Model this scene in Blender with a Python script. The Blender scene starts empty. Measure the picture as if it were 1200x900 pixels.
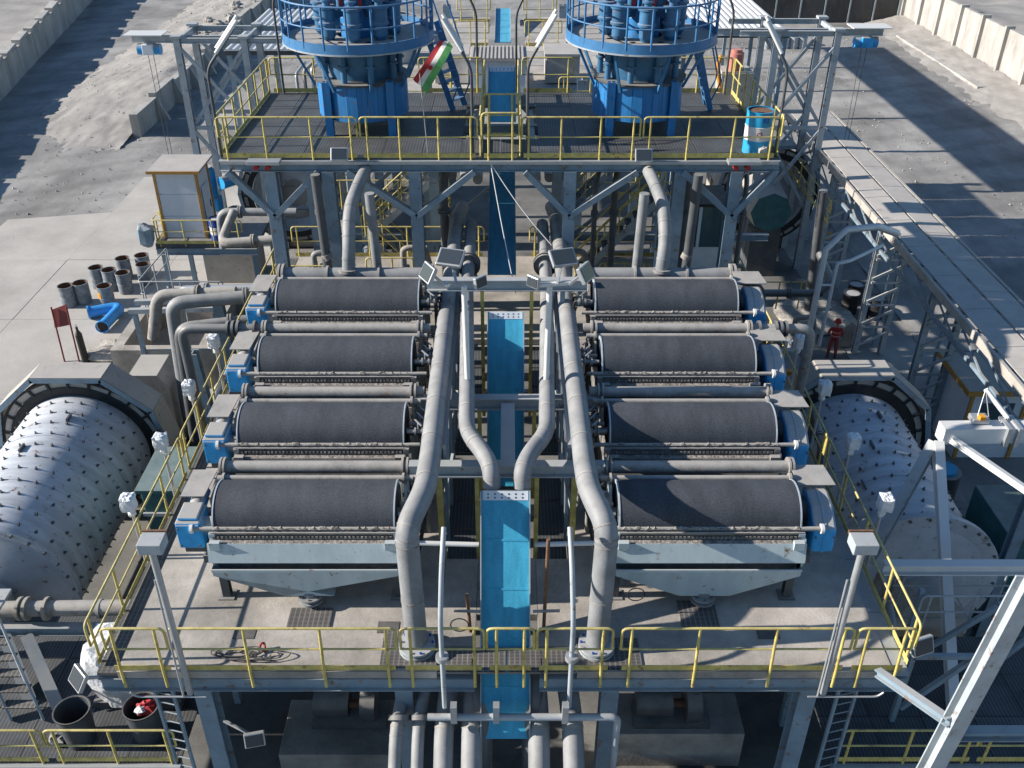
import bpy, math, random
from mathutils import Vector as V, Matrix
random.seed(7)
sc = bpy.context.scene
PI = math.pi
# ------------------------------------------------------------------ camera, sky, sun, exposure
cam = bpy.data.objects.new('camera', bpy.data.cameras.new('camera'))
sc.collection.objects.link(cam); sc.camera = cam
cam.location = (0, 0, 14); cam.rotation_euler = (math.radians(90 - 32.47), 0, 0)
cam.data.lens = 33.0; cam.data.sensor_width = 36; cam.data.shift_x = 0.005; cam.data.clip_end = 1500
SUN_EL, SUN_AZ = 25.0, 88.5      # elevation; direction the light travels is towards +X
w = bpy.data.worlds.new('World'); sc.world = w; w.use_nodes = True
nt = w.node_tree; sky = nt.nodes.new('ShaderNodeTexSky'); sky.sky_type = 'NISHITA'; sky.sun_disc = False
sky.sun_elevation = math.radians(SUN_EL); sky.sun_rotation = math.radians(-SUN_AZ)
sky.air_density = 1.4; sky.dust_density = 0.3; sky.ozone_density = 6.0
nt.links.new(sky.outputs[0], nt.nodes['Background'].inputs[0]); nt.nodes['Background'].inputs[1].default_value = 0.075
sl = bpy.data.lights.new('sun', 'SUN'); sl.energy = 5.0; sl.angle = math.radians(0.5); sl.color = (1, 0.925, 0.83)
so = bpy.data.objects.new('sun', sl); sc.collection.objects.link(so)
so.rotation_euler = (math.radians(90 - SUN_EL), 0, math.radians(-SUN_AZ))
sc.view_settings.view_transform = 'Standard'; sc.view_settings.look = 'None'
sc.view_settings.exposure = 0.95; sc.view_settings.gamma = 1.0
sc.cycles.max_bounces = 5; sc.cycles.diffuse_bounces = 3; sc.cycles.glossy_bounces = 2; sc.cycles.transmission_bounces = 3

# ------------------------------------------------------------------ materials
MATS = {}
def mat(name, col, rough=.65, metal=0., var=.3, scale=2.5, dust=0., rust=0., bump=.0, fine=0., dustcol=(.35, .332, .305), spec=.4, aniso=None):
    m = bpy.data.materials.new(name); m.use_nodes = True; n = m.node_tree.nodes; l = m.node_tree.links
    b = n['Principled BSDF']; b.inputs['Roughness'].default_value = rough; b.inputs['Metallic'].default_value = metal
    b.inputs['Specular IOR Level'].default_value = spec
    tc = n.new('ShaderNodeTexCoord'); oi = n.new('ShaderNodeObjectInfo'); rm = n.new('ShaderNodeMath'); rm.operation = 'MULTIPLY'; rm.inputs[1].default_value = 37.; l.new(oi.outputs['Random'], rm.inputs[0])
    va = n.new('ShaderNodeVectorMath'); va.operation = 'ADD'; l.new(tc.outputs['Object'], va.inputs[0]); l.new(rm.outputs[0], va.inputs[1]); src = va.outputs[0]
    if aniso:
        mp = n.new('ShaderNodeMapping'); mp.inputs['Scale'].default_value = aniso; l.new(src, mp.inputs[0]); src2 = mp.outputs[0]
    else: src2 = src
    nz = n.new('ShaderNodeTexNoise'); nz.inputs['Scale'].default_value = scale; nz.inputs['Detail'].default_value = 5; nz.inputs['Roughness'].default_value = .65
    l.new(src2, nz.inputs['Vector'])
    mr = n.new('ShaderNodeMapRange'); mr.inputs[1].default_value = .3; mr.inputs[2].default_value = .7
    mr.inputs[3].default_value = 1 - var; mr.inputs[4].default_value = 1 + var * .6; l.new(nz.outputs[0], mr.inputs[0])
    mul = n.new('ShaderNodeMix'); mul.data_type = 'RGBA'; mul.blend_type = 'MULTIPLY'; mul.inputs[0].default_value = 1
    mul.inputs[6].default_value = (*col, 1); l.new(mr.outputs[0], mul.inputs[7]); out = mul.outputs[2]
    if fine:
        nf = n.new('ShaderNodeTexNoise'); nf.inputs['Scale'].default_value = 45; nf.inputs['Detail'].default_value = 2; l.new(src, nf.inputs['Vector'])
        mf = n.new('ShaderNodeMapRange'); mf.inputs[1].default_value = .35; mf.inputs[2].default_value = .65; mf.inputs[3].default_value = 1 - fine; mf.inputs[4].default_value = 1 + fine
        l.new(nf.outputs[0], mf.inputs[0])
        m2 = n.new('ShaderNodeMix'); m2.data_type = 'RGBA'; m2.blend_type = 'MULTIPLY'; m2.inputs[0].default_value = 1
        l.new(out, m2.inputs[6]); l.new(mf.outputs[0], m2.inputs[7]); out = m2.outputs[2]
    if rust:
        nr = n.new('ShaderNodeTexNoise'); nr.inputs['Scale'].default_value = 4.3; nr.inputs['Detail'].default_value = 4; nr.inputs['Roughness'].default_value = .75; l.new(src, nr.inputs['Vector'])
        rr = n.new('ShaderNodeMapRange'); rr.inputs[1].default_value = .62 - rust * .2; rr.inputs[2].default_value = .70; l.new(nr.outputs[0], rr.inputs[0])
        m3 = n.new('ShaderNodeMix'); m3.data_type = 'RGBA'; m3.inputs[7].default_value = (.16, .085, .045, 1)
        l.new(rr.outputs[0], m3.inputs[0]); l.new(out, m3.inputs[6]); out = m3.outputs[2]
    if dust:
        g = n.new('ShaderNodeNewGeometry'); sp = n.new('ShaderNodeSeparateXYZ'); l.new(g.outputs['Normal'], sp.inputs[0])
        up = n.new('ShaderNodeMapRange'); up.inputs[1].default_value = .25; up.inputs[2].default_value = .95; l.new(sp.outputs[2], up.inputs[0])
        dr = n.new('ShaderNodeMapRange'); dr.inputs[1].default_value = .32; dr.inputs[2].default_value = .62; dr.inputs[3].default_value = .6; dr.inputs[4].default_value = 1; l.new(nz.outputs[0], dr.inputs[0])
        k = n.new('ShaderNodeMath'); k.operation = 'MULTIPLY'; l.new(up.outputs[0], k.inputs[0]); l.new(dr.outputs[0], k.inputs[1])
        k2 = n.new('ShaderNodeMath'); k2.operation = 'MULTIPLY'; k2.inputs[1].default_value = dust; l.new(k.outputs[0], k2.inputs[0])
        m4 = n.new('ShaderNodeMix'); m4.data_type = 'RGBA'; m4.inputs[7].default_value = (*dustcol, 1)
        l.new(k2.outputs[0], m4.inputs[0]); l.new(out, m4.inputs[6]); out = m4.outputs[2]
    if bump:
        nb = n.new('ShaderNodeTexNoise'); nb.inputs['Scale'].default_value = 14; nb.inputs['Detail'].default_value = 4; l.new(src, nb.inputs['Vector'])
        bp = n.new('ShaderNodeBump'); bp.inputs['Strength'].default_value = bump; bp.inputs['Distance'].default_value = .05
        l.new(nb.outputs[0], bp.inputs['Height']); l.new(bp.outputs[0], b.inputs['Normal'])
    l.new(out, b.inputs['Base Color']); MATS[name] = m
    return m
mat('concrete', (.345, .318, .285), .85, var=.5, scale=.6, fine=.12, bump=.12)
mat('pavement', (.37, .35, .32), .9, var=.2, scale=.35, fine=.1, bump=.1)
mat('wall_concrete', (.36, .345, .32), .9, var=.35, scale=.8, fine=.15, bump=.3, aniso=(1, 1, .35))
mat('steel', (.18, .255, .32), .55, .0, var=.25, scale=1.5, dust=.75, rust=.25)
mat('steel_light', (.33, .37, .40), .5, .0, var=.2, scale=2, dust=.6, rust=.15)
mat('dark_steel', (.06, .07, .08), .6, .0, var=.35, scale=2, dust=.6, rust=.2)
mat('pipe', (.20, .21, .22), .6, .0, var=.3, scale=2.2, dust=.42, fine=.08)
mat('pipe_dark', (.075, .082, .09), .5, .0, var=.25, scale=2.2, dust=.6)
mat('galv', (.42, .44, .46), .4, .5, var=.15, scale=4, dust=.35)
mat('drum', (.033, .040, .053), .72, 0., var=.28, scale=1.6, fine=.4, dust=.06, aniso=(1.8, .6, .6))
mat('drum_rim', (.45, .5, .55), .45, .3, var=.2, scale=5)
mat('sep_paint', (.42, .50, .53), .5, 0., var=.15, scale=1.5, dust=.5, rust=.12, aniso=(2, 2, .5))
mat('dusty_steel', (.235, .23, .22), .8, 0., var=.35, scale=3, dust=.8, rust=.3, fine=.2)
mat('crust', (.24, .22, .20), .95, 0., var=.75, scale=9, fine=.4, bump=.6)
mat('blue_machine', (.018, .28, .62), .45, 0., var=.25, scale=3, dust=1.3)
mat('cyclone_blue', (.02, .17, .42), .5, 0., var=.3, scale=2.5, dust=.45, rust=.12, aniso=(3, 3, .4))
mat('cyclone_teal', (.04, .14, .27), .5, 0., var=.3, scale=2.5, dust=.6, rust=.1)
mat('rail_blue', (.04, .16, .34), .5, 0., var=.2, scale=4, dust=.3)
mat('chute_blue', (.022, .33, .52), .55, 0., var=.22, scale=1.6, fine=.12, dust=.2, aniso=(4, .9, .9))
mat('yellow', (.52, .43, .135), .5, 0., var=.3, scale=5, rust=.3, dust=.25)
mat('mill_paint', (.46, .49, .53), .5, 0., var=.34, scale=1.1, rust=.16, dust=.12, aniso=(.5, 2.6, .5))
mat('bolt', (.13, .135, .14), .6, .3, var=.3, scale=9)
mat('gear_dark', (.022, .025, .028), .6, .2, var=.4, scale=3, dust=.25)
mat('guard', (.36, .34, .31), .7, 0., var=.2, scale=1.2, dust=.6, rust=.1)
mat('cream', (.39, .365, .34), .7, 0., var=.2, scale=1.6, dust=.4)
mat('panel_white', (.58, .62, .67), .55, 0., var=.1, scale=1.5)
mat('orange_frame', (.42, .22, .05), .6, 0., var=.2, scale=4, rust=.1)
mat('orange', (.60, .26, .02), .5, 0., var=.15, scale=4)
mat('wrap', (.62, .63, .64), .35, 0., var=.2, scale=6, bump=.4)
mat('white_paint', (.66, .66, .65), .45, 0., var=.1, scale=3, dust=.4)
mat('teal_box', (.035, .12, .13), .5, 0., var=.3, scale=2, dust=.4)
mat('rust_barrel', (.19, .22, .25), .6, .1, var=.4, scale=5, rust=.35)
mat('rust', (.16, .085, .05), .85, 0., var=.4, scale=6)
mat('red', (.33, .02, .026), .6, 0., var=.15, scale=5)
mat('salmon', (.42, .16, .13), .6, 0., var=.25, scale=4, dust=.3)
mat('skin', (.35, .2, .14), .6)
mat('black', (.015, .015, .017), .6, 0., var=.3, scale=5, dust=.3)
mat('barrel_blue', (.01, .055, .30), .45, 0., var=.1); mat('barrel_cyan', (.02, .29, .52), .45, 0., var=.12, rust=.08)
mat('pvc_blue', (.04, .25, .60), .4, 0., var=.1); mat('green', (.10, .34, .10), .6); mat('flag_white', (.62, .6, .58), .7)
mat('maroon', (.16, .03, .03), .6, 0., var=.2); mat('rubber', (.02, .02, .022), .7, dust=.3)
mat('sheet_dark', (.07, .068, .066), .7, 0., var=.5, scale=.7, rust=.2, aniso=(1, 1, .3))
mat('rubble', (.33, .31, .28), .95, 0., var=.4, scale=3, bump=.8)

def grating_mat(name, base, gap, pitch):
    m = mat(name, base, .6, .2, var=.35, scale=1.2, dust=.0); n = m.node_tree.nodes; l = m.node_tree.links; b = n['Principled BSDF']
    tc = n.new('ShaderNodeTexCoord'); wv = n.new('ShaderNodeTexWave'); wv.bands_direction = 'Y'; wv.inputs['Scale'].default_value = pitch; l.new(tc.outputs['Object'], wv.inputs[0])
    w2 = n.new('ShaderNodeTexWave'); w2.bands_direction = 'X'; w2.inputs['Scale'].default_value = pitch * .35; l.new(tc.outputs['Object'], w2.inputs[0])
    mx = n.new('ShaderNodeMath'); mx.operation = 'MAXIMUM'
    a = n.new('ShaderNodeMapRange'); a.inputs[1].default_value = .45; a.inputs[2].default_value = .6; l.new(wv.outputs[1], a.inputs[0])
    c = n.new('ShaderNodeMapRange'); c.inputs[1].default_value = .8; c.inputs[2].default_value = .9; l.new(w2.outputs[1], c.inputs[0])
    l.new(a.outputs[0], mx.inputs[0]); l.new(c.outputs[0], mx.inputs[1])
    mm = n.new('ShaderNodeMix'); mm.data_type = 'RGBA'; mm.inputs[6].default_value = (*gap, 1); l.new(mx.outputs[0], mm.inputs[0])
    old = b.inputs['Base Color'].links[0].from_socket; l.new(old, mm.inputs[7]); l.new(mm.outputs[2], b.inputs['Base Color'])
grating_mat('grating', (.12, .125, .13), (.015, .016, .018), 11)
grating_mat('grating_light', (.20, .19, .18), (.02, .02, .02), 9)

def ground_mat():
    m = mat('yard', (.255, .248, .237), .95, 0., var=.4, scale=.16, fine=.1, bump=.35); n = m.node_tree.nodes; l = m.node_tree.links; b = n['Principled BSDF']
    tc = n.new('ShaderNodeTexCoord')
    mp = n.new('ShaderNodeMapping'); mp.inputs['Rotation'].default_value = (0, 0, .45); mp.inputs['Scale'].default_value = (.5, .16, 1); l.new(tc.outputs['Object'], mp.inputs[0])
    nz = n.new('ShaderNodeTexNoise'); nz.inputs['Scale'].default_value = .8; nz.inputs['Detail'].default_value = 9; nz.inputs['Roughness'].default_value = .7; l.new(mp.outputs[0], nz.inputs['Vector'])
    mr = n.new('ShaderNodeMapRange'); mr.inputs[1].default_value = .35; mr.inputs[2].default_value = .65; mr.inputs[3].default_value = .74; mr.inputs[4].default_value = 1.14; l.new(nz.outputs[0], mr.inputs[0])
    mm = n.new('ShaderNodeMix'); mm.data_type = 'RGBA'; mm.blend_type = 'MULTIPLY'; mm.inputs[0].default_value = 1
    old = b.inputs['Base Color'].links[0].from_socket; l.new(old, mm.inputs[6]); l.new(mr.outputs[0], mm.inputs[7]); l.new(mm.outputs[2], b.inputs['Base Color'])
ground_mat()
def tracks(mname, rot, scale, lo, hi):
    m = MATS[mname]; n = m.node_tree.nodes; l = m.node_tree.links; b = n['Principled BSDF']; tc = n.new('ShaderNodeTexCoord')
    mp = n.new('ShaderNodeMapping'); mp.inputs['Rotation'].default_value = (0, 0, rot); l.new(tc.outputs['Object'], mp.inputs[0])
    wv = n.new('ShaderNodeTexWave'); wv.inputs['Scale'].default_value = scale; wv.inputs['Distortion'].default_value = 9; wv.inputs['Detail'].default_value = 3; wv.inputs['Detail Scale'].default_value = .25; l.new(mp.outputs[0], wv.inputs[0])
    mr = n.new('ShaderNodeMapRange'); mr.inputs[1].default_value = .0; mr.inputs[2].default_value = .35; mr.inputs[3].default_value = lo; mr.inputs[4].default_value = hi; l.new(wv.outputs[1], mr.inputs[0])
    mm = n.new('ShaderNodeMix'); mm.data_type = 'RGBA'; mm.blend_type = 'MULTIPLY'; mm.inputs[0].default_value = 1
    old = b.inputs['Base Color'].links[0].from_socket; l.new(old, mm.inputs[6]); l.new(mr.outputs[0], mm.inputs[7]); l.new(mm.outputs[2], b.inputs['Base Color'])
tracks('yard', 1.15, .10, .88, 1.03)
mat('sand', (.285, .27, .25), .95, 0., var=.3, scale=.3, fine=.12, bump=.5)
g_ = bpy.data.materials.new('glass'); g_.use_nodes = True; b_ = g_.node_tree.nodes['Principled BSDF']
b_.inputs['Base Color'].default_value = (.10, .17, .18, 1); b_.inputs['Roughness'].default_value = .08; b_.inputs['Transmission Weight'].default_value = .45; MATS['glass'] = g_
g2 = g_.copy(); g2.name = 'lamp_glass'; g2.node_tree.nodes['Principled BSDF'].inputs['Base Color'].default_value = (.04, .05, .06, 1); g2.node_tree.nodes['Principled BSDF'].inputs['Transmission Weight'].default_value = 0; MATS['lamp_glass'] = g2

# ------------------------------------------------------------------ mesh helpers
def fillet(pts, r, k=5):
    pts = [V(p) for p in pts]; out = [pts[0]]
    for i in range(1, len(pts) - 1):
        a, b, c = pts[i - 1], pts[i], pts[i + 1]
        d1 = min(r, (a - b).length * .49); d2 = min(r, (c - b).length * .49)
        p = b + (a - b).normalized() * d1; q = b + (c - b).normalized() * d2
        for j in range(k + 1):
            t = j / k; out.append(p * (1 - t) ** 2 + b * 2 * t * (1 - t) + q * t * t)
    out.append(pts[-1]); return out
class MB:
    def __init__(s): s.v = []; s.f = []; s.sm = []
    def add(s, vs, fs, smooth=False):
        o = len(s.v); s.v += [tuple(v) for v in vs]
        for f in fs: s.f.append([i + o for i in f]); s.sm.append(smooth)
        return s
    def box(s, x0, x1, y0, y1, z0, z1):
        x0, x1 = min(x0, x1), max(x0, x1)
        vs = [(x0, y0, z0), (x1, y0, z0), (x1, y1, z0), (x0, y1, z0), (x0, y0, z1), (x1, y0, z1), (x1, y1, z1), (x0, y1, z1)]
        return s.add(vs, [(3, 2, 1, 0), (4, 5, 6, 7), (0, 1, 5, 4), (1, 2, 6, 5), (2, 3, 7, 6), (3, 0, 4, 7)])
    def frame(s, p0, p1, up=(0, 0, 1)):
        p0, p1 = V(p0), V(p1); d = (p1 - p0).normalized(); u = V(up)
        if abs(d.dot(u)) > .98: u = V((0, 1, 0))
        sx = d.cross(u).normalized(); return p0, p1, sx, sx.cross(d).normalized()
    def beam(s, p0, p1, w, h, up=(0, 0, 1), ou=0, ov=0):
        p0, p1, a, b = s.frame(p0, p1, up); vs = []
        for p in (p0, p1):
            for i, j in ((-1, -1), (1, -1), (1, 1), (-1, 1)): vs.append(p + a * (i * w / 2 + ou) + b * (j * h / 2 + ov))
        return s.add(vs, [(0, 1, 2, 3), (7, 6, 5, 4), (4, 5, 1, 0), (5, 6, 2, 1), (6, 7, 3, 2), (7, 4, 0, 3)])
    def ibeam(s, p0, p1, w, h, t=.02, up=(0, 0, 1)):
        s.beam(p0, p1, w, t, up, 0, h / 2 - t / 2); s.beam(p0, p1, w, t, up, 0, -h / 2 + t / 2); return s.beam(p0, p1, t, h - 2 * t, up)
    def tube(s, pts, r, n=14, cap=True, r1=None):
        pts = [V(p) for p in pts]; N = len(pts); rings = []
        t0 = (pts[1] - pts[0]).normalized(); u = V((0, 0, 1)) if abs(t0.z) < .9 else V((0, 1, 0)); a = t0.cross(u).normalized()
        for i, p in enumerate(pts):
            d = ((pts[min(i + 1, N - 1)] - p).normalized() + (p - pts[max(i - 1, 0)]).normalized()).normalized() if 0 < i < N - 1 else ((pts[1] - pts[0]) if i == 0 else (pts[-1] - pts[-2])).normalized()
            a = (a - d * a.dot(d)).normalized(); b = d.cross(a); rr = r if r1 is None else r + (r1 - r) * i / (N - 1)
            rings.append([p + (a * math.cos(2 * PI * k / n) + b * math.sin(2 * PI * k / n)) * rr for k in range(n)])
        vs = [q for g in rings for q in g]
        fs = [(i * n + k, i * n + (k + 1) % n, (i + 1) * n + (k + 1) % n, (i + 1) * n + k) for i in range(N - 1) for k in range(n)]
        s.add(vs, fs, True)
        if cap: s.add(rings[0], [tuple(range(n - 1, -1, -1))]); s.add(rings[-1], [tuple(range(n))])
        return s
    def cyl(s, p0, p1, r, n=16, r1=None): return s.tube([p0, p1], r, n, True, r1)
    def lathe(s, prof, o, axis=(0, 0, 1), n=24, smooth=True, a0=0., a1=2 * PI):
        o = V(o); ax = V(axis).normalized(); u = V((0, 0, 1)) if abs(ax.z) < .9 else V((1, 0, 0)); a = ax.cross(u).normalized(); b = ax.cross(a)
        full = abs(a1 - a0 - 2 * PI) < 1e-6; m = n if full else n + 1
        for (r0, z0), (r1, z1) in zip(prof[:-1], prof[1:]):
            vs = []
            for (r, z) in ((r0, z0), (r1, z1)):
                for k in range(m):
                    t = a0 + (a1 - a0) * k / n; vs.append(o + ax * z + (a * math.cos(t) + b * math.sin(t)) * r)
            s.add(vs, [(k, (k + 1) % m, m + (k + 1) % m, m + k) for k in range(n)], smooth)
        return s
    def prism(s, pts, d):
        pts = [V(p) for p in pts]; d = V(d); n = len(pts); vs = pts + [p + d for p in pts]
        return s.add(vs, [tuple(range(n - 1, -1, -1)), tuple(range(n, 2 * n))] + [(i, (i + 1) % n, n + (i + 1) % n, n + i) for i in range(n)])
    def flange(s, p, d, r, t=.05, n=16):
        p = V(p); d = V(d).normalized() * t / 2; return s.cyl(p - d, p + d, r, n)
def wloc(o):
    l = V((0, 0, 0))
    while o is not None: l += o.location; o = o.parent
    return l
def part(mb, name, m, parent=None, bevel=0, **kw):
    off = wloc(parent); me = bpy.data.meshes.new(name)
    me.from_pydata([tuple(V(v) - off) for v in mb.v], [], mb.f)
    me.polygons.foreach_set('use_smooth', mb.sm); me.materials.append(MATS[m]); me.update()
    o = bpy.data.objects.new(name, me); sc.collection.objects.link(o); o.parent = parent
    if bevel:
        bv = o.modifiers.new('bevel', 'BEVEL'); bv.width = bevel; bv.segments = 2; bv.limit_method = 'ANGLE'; bv.angle_limit = math.radians(35)
    for k, v in kw.items(): o[k] = v
    return o
def thing(name, label, cat, loc, group=None):
    o = bpy.data.objects.new(name, None); sc.collection.objects.link(o); o.location = loc; o.empty_display_size = .2
    o['label'] = label; o['category'] = cat
    if group: o['group'] = group
    return o
def single(mb, name, m, label, cat, group=None, bevel=0):
    c = V((0, 0, 0))
    for v in mb.v: c += V(v)
    c /= len(mb.v); c.z = min(v[2] for v in mb.v)
    mb.v = [tuple(V(v) - c) for v in mb.v]
    o = part(mb, name, m, None, bevel); o.location = c; o['label'] = label; o['category'] = cat
    if group: o['group'] = group
    return o
def inst(o, name, parent, mtx):
    c = bpy.data.objects.new(name, o.data); sc.collection.objects.link(c); c.parent = parent; c.matrix_local = mtx; return c
def struct(mb, name, m):
    o = part(mb, name, m); o['kind'] = 'structure'; return o
def lumpy(c, rx, ry, rz, seed, n=12, m=8, amt=.16, square=.5):
    rnd = random.Random(seed); mb = MB(); vs = []
    for i in range(m + 1):
        ph = PI * i / m
        for k in range(n):
            t = 2 * PI * k / n; x, y, z = math.sin(ph) * math.cos(t), math.sin(ph) * math.sin(t), math.cos(ph)
            q = max(abs(x), abs(y), abs(z)); f = (1 - square) + square / max(q, .3); f *= 1 + rnd.uniform(-amt, amt)
            vs.append((c[0] + rx * x * f, c[1] + ry * y * f, c[2] + rz * z * f))
    return mb.add(vs, [(i * n + k, (i + 1) * n + k, (i + 1) * n + (k + 1) % n, i * n + (k + 1) % n) for i in range(m) for k in range(n)])

# ------------------------------------------------------------------ ground and yard
GZ = -6.0
def grid(x0, x1, y0, y1, nx, ny, fz):
    mb = MB(); vs = [(x0 + (x1 - x0) * i / nx, y0 + (y1 - y0) * j / ny) for j in range(ny + 1) for i in range(nx + 1)]
    return mb.add([(x, y, fz(x, y)) for x, y in vs], [(j * (nx + 1) + i, j * (nx + 1) + i + 1, (j + 1) * (nx + 1) + i + 1, (j + 1) * (nx + 1) + i) for j in range(ny) for i in range(nx)], True)
from mathutils import noise as NZ
def fbm(x, y, s, o=5): return NZ.fractal(V((x * s, y * s, 3.7)), .8, 2.1, o)
struct(grid(-400, 400, -60, 700, 8, 8, lambda x, y: GZ - .02), 'ground', 'yard')
def rough_yard(x, y): return GZ + .02 + .05 * fbm(x, y, .5) + .03 * fbm(x, y, 1.7)
ro = struct(grid(-60, -14, 45, 125, 110, 140, lambda x, y: rough_yard(x, y)), 'road', 'yard')
struct(grid(17.5, 60, 34, 110, 90, 130, lambda x, y: rough_yard(x, y)), 'work_yard', 'yard')
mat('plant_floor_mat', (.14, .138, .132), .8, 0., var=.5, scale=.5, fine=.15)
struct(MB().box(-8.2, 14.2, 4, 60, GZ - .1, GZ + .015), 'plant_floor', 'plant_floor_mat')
struct(MB().box(-16.5, -8.205, 4, 29.5, GZ - .1, GZ + .13), 'mill_shade_sheet', 'plant_floor_mat')  # dark sheet standing in for the shadow beside the left mill
# concrete pavement of cast slabs on the left
pv = bpy.data.objects.new('concrete_pavement', None); sc.collection.objects.link(pv); pv['kind'] = 'structure'
ys = [18, 24.5, 30.2, 36.6, 42.8, 49, 55.2]; xs = [-33, -27.2, -21.9, -16.6, -11.4]
def edge_y(x): return 55.7 + (x + 21.0) * 1.25 if x < -21 else 55.9
for j in range(len(ys) - 1):
    for i in range(len(xs) - 1):
        x0, x1, y0, y1 = xs[i] + .006, xs[i + 1] - .006, ys[j] + .006, ys[j + 1] - .006
        poly = [(x0, y0), (x1, y0), (x1, min(y1, edge_y(x1))), (x0, min(y1, edge_y(x0)))]
        if poly[2][1] <= y0 or poly[3][1] <= y0: continue
        h = GZ + .10 + random.uniform(-.008, .008)
        part(MB().prism([(x, y, GZ - .05) for x, y in poly], (0, 0, h - GZ + .05)), 'slab', 'pavement', pv)
# sand slope against the bay wall, sand along the right wall, terraces outside the walls
def heap(x, y):
    t = max(0., 1 - (abs(x + 26) / 9.5) ** 1.15); u = min(1, max(0, (y - 58) / 14)) * min(1, max(0, (135 - y) / 20))
    return GZ - .25 + (1.9 * t * u) + .12 * fbm(x, y, .35) + .07 * fbm(x, y, 1.6)
struct(grid(-37, -25.3, 55, 132, 60, 190, heap), 'sand_slope', 'sand')
def berm(x, y): return GZ - .2 + 1.0 * max(0, (x - 33.5) / 6) ** 1.5 * min(1, max(0, (y - 52) / 12)) + .10 * fbm(x, y, .4) + .05 * fbm(x, y, 1.9)
struct(grid(33, 39.4, 46, 99, 40, 140, berm), 'sand_berm', 'sand')
struct(grid(40.2, 120, 40, 190, 60, 80, lambda x, y: -3.0 + .6 * fbm(x, y, .09) + .15 * fbm(x, y, .6)), 'terrain', 'sand')
def terr(x, y): return -4.15 + .5 * fbm(x, y, .08) + .15 * fbm(x, y, .5)
mbt = MB(); nx, ny = 50, 70
pts = []
for j in range(ny + 1):
    y = 40 + 130 * j / ny; xe = -38.6 - (y - 70) * .197
    for i in range(nx + 1):
        x = xe - 90 * i / nx; pts.append((x, y, terr(x, y)))
mbt.add(pts, [(j * (nx + 1) + i, (j + 1) * (nx + 1) + i, (j + 1) * (nx + 1) + i + 1, j * (nx + 1) + i + 1) for j in range(ny) for i in range(nx)], True)
struct(mbt, 'hillside', 'sand')
# retaining wall upper left: stepped cast panels with coping blocks
rw = thing('retaining_wall', 'stepped concrete retaining wall at the upper left, throwing a toothed shadow on the sand', 'wall', (-38, 70, GZ))
dx = -.197
for k in range(20):
    y0 = 46 + 4.2 * k; y1 = y0 + 4.17; xa, xb = -37.9 + (y0 - 70) * dx, -37.9 + (y1 - 70) * dx
    zt = -3.95 + .03 * k + random.uniform(-.06, .06)
    part(MB().prism([(xa, y0, GZ - .3), (xb, y1, GZ - .3), (xb - .75, y1, GZ - .3), (xa - .75, y0, GZ - .3)], (0, 0, zt - GZ + .3)), 'wall_panel', 'wall_concrete', rw)
    part(MB().prism([(xa + .06, y0 + .05, zt + .003), (xb + .06, y1 - .7, zt + .003), (xb - .7, y1 - .7, zt + .003), (xa - .7, y0 + .05, zt + .003)], (0, 0, .28)), 'coping_block', 'wall_concrete', rw, .02)
# bay wall behind the left hoist frame
bw = thing('bay_wall', 'low buttressed concrete wall running back beside the sand slope', 'wall', (-25, 60, GZ))
for k in range(14):
    y0 = 62.5 + 4.2 * k; h = 1.55 + .03 * k + (.25 if k % 3 == 1 else 0)
    part(MB().box(-25.25, -24.7, y0, y0 + 4.15, GZ - .2, GZ + h), 'wall_panel', 'wall_concrete', bw)
    part(MB().prism([(-24.7, y0 + 3.7, GZ), (-23.9, y0 + 3.7, GZ), (-24.55, y0 + 3.7, GZ + h * .95), (-24.7, y0 + 3.7, GZ + h * .95)], (0, .4, 0)), 'buttress', 'wall_concrete', bw)
mbr = MB()
rb = thing('rubble_heap', 'heap of broken grey rock at the top of the sand slope', 'rocks', (-27, 92, -5))
for k in range(45):
    x, y = random.gauss(-26.6, .8), random.uniform(84, 112); r = random.uniform(.12, .5)
    part(lumpy((x, y, heap(x, y) + r * .3), r, r * 1.2, r * .7, k, 7, 5, .25, .2), 'rock', 'rubble', rb)
# right perimeter wall
pw = thing('perimeter_wall', 'tall pale concrete perimeter wall with pilasters along the right edge of the yard', 'wall', (39.5, 75, GZ))
for k in range(13):
    y0 = 43 + 4.3 * k
    part(MB().box(39.5, 39.8, y0, y0 + 4.0, GZ - .3, -2.1 + random.uniform(-.04, .04)), 'wall_panel', 'wall_concrete', pw)
    part(MB().box(39.2, 39.9, y0 + 4.003, y0 + 4.297, GZ - .3, -1.85), 'pilaster', 'wall_concrete', pw)
bk = thing('sheet_fence', 'dark steel sheet fence with pale posts closing the far end of the yard', 'fence', (32, 99, GZ))
for k in range(9):
    x0 = 17 + 2.45 * k
    part(MB().box(x0, x0 + 2.4, 99, 99.12, GZ - .2, -2.9), 'sheet_panel', 'sheet_dark', bk)
    part(MB().beam((x0 + 2.42, 98.9, GZ - .2), (x0 + 2.42, 98.9, -2.7), .14, .14), 'post', 'steel_light', bk)
single(MB().box(36.6, 38.4, 74, 92, GZ - .1, GZ + .32), 'concrete_kerb_block', 'wall_concrete', 'long low concrete footing beside the perimeter wall', 'kerb')

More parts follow.
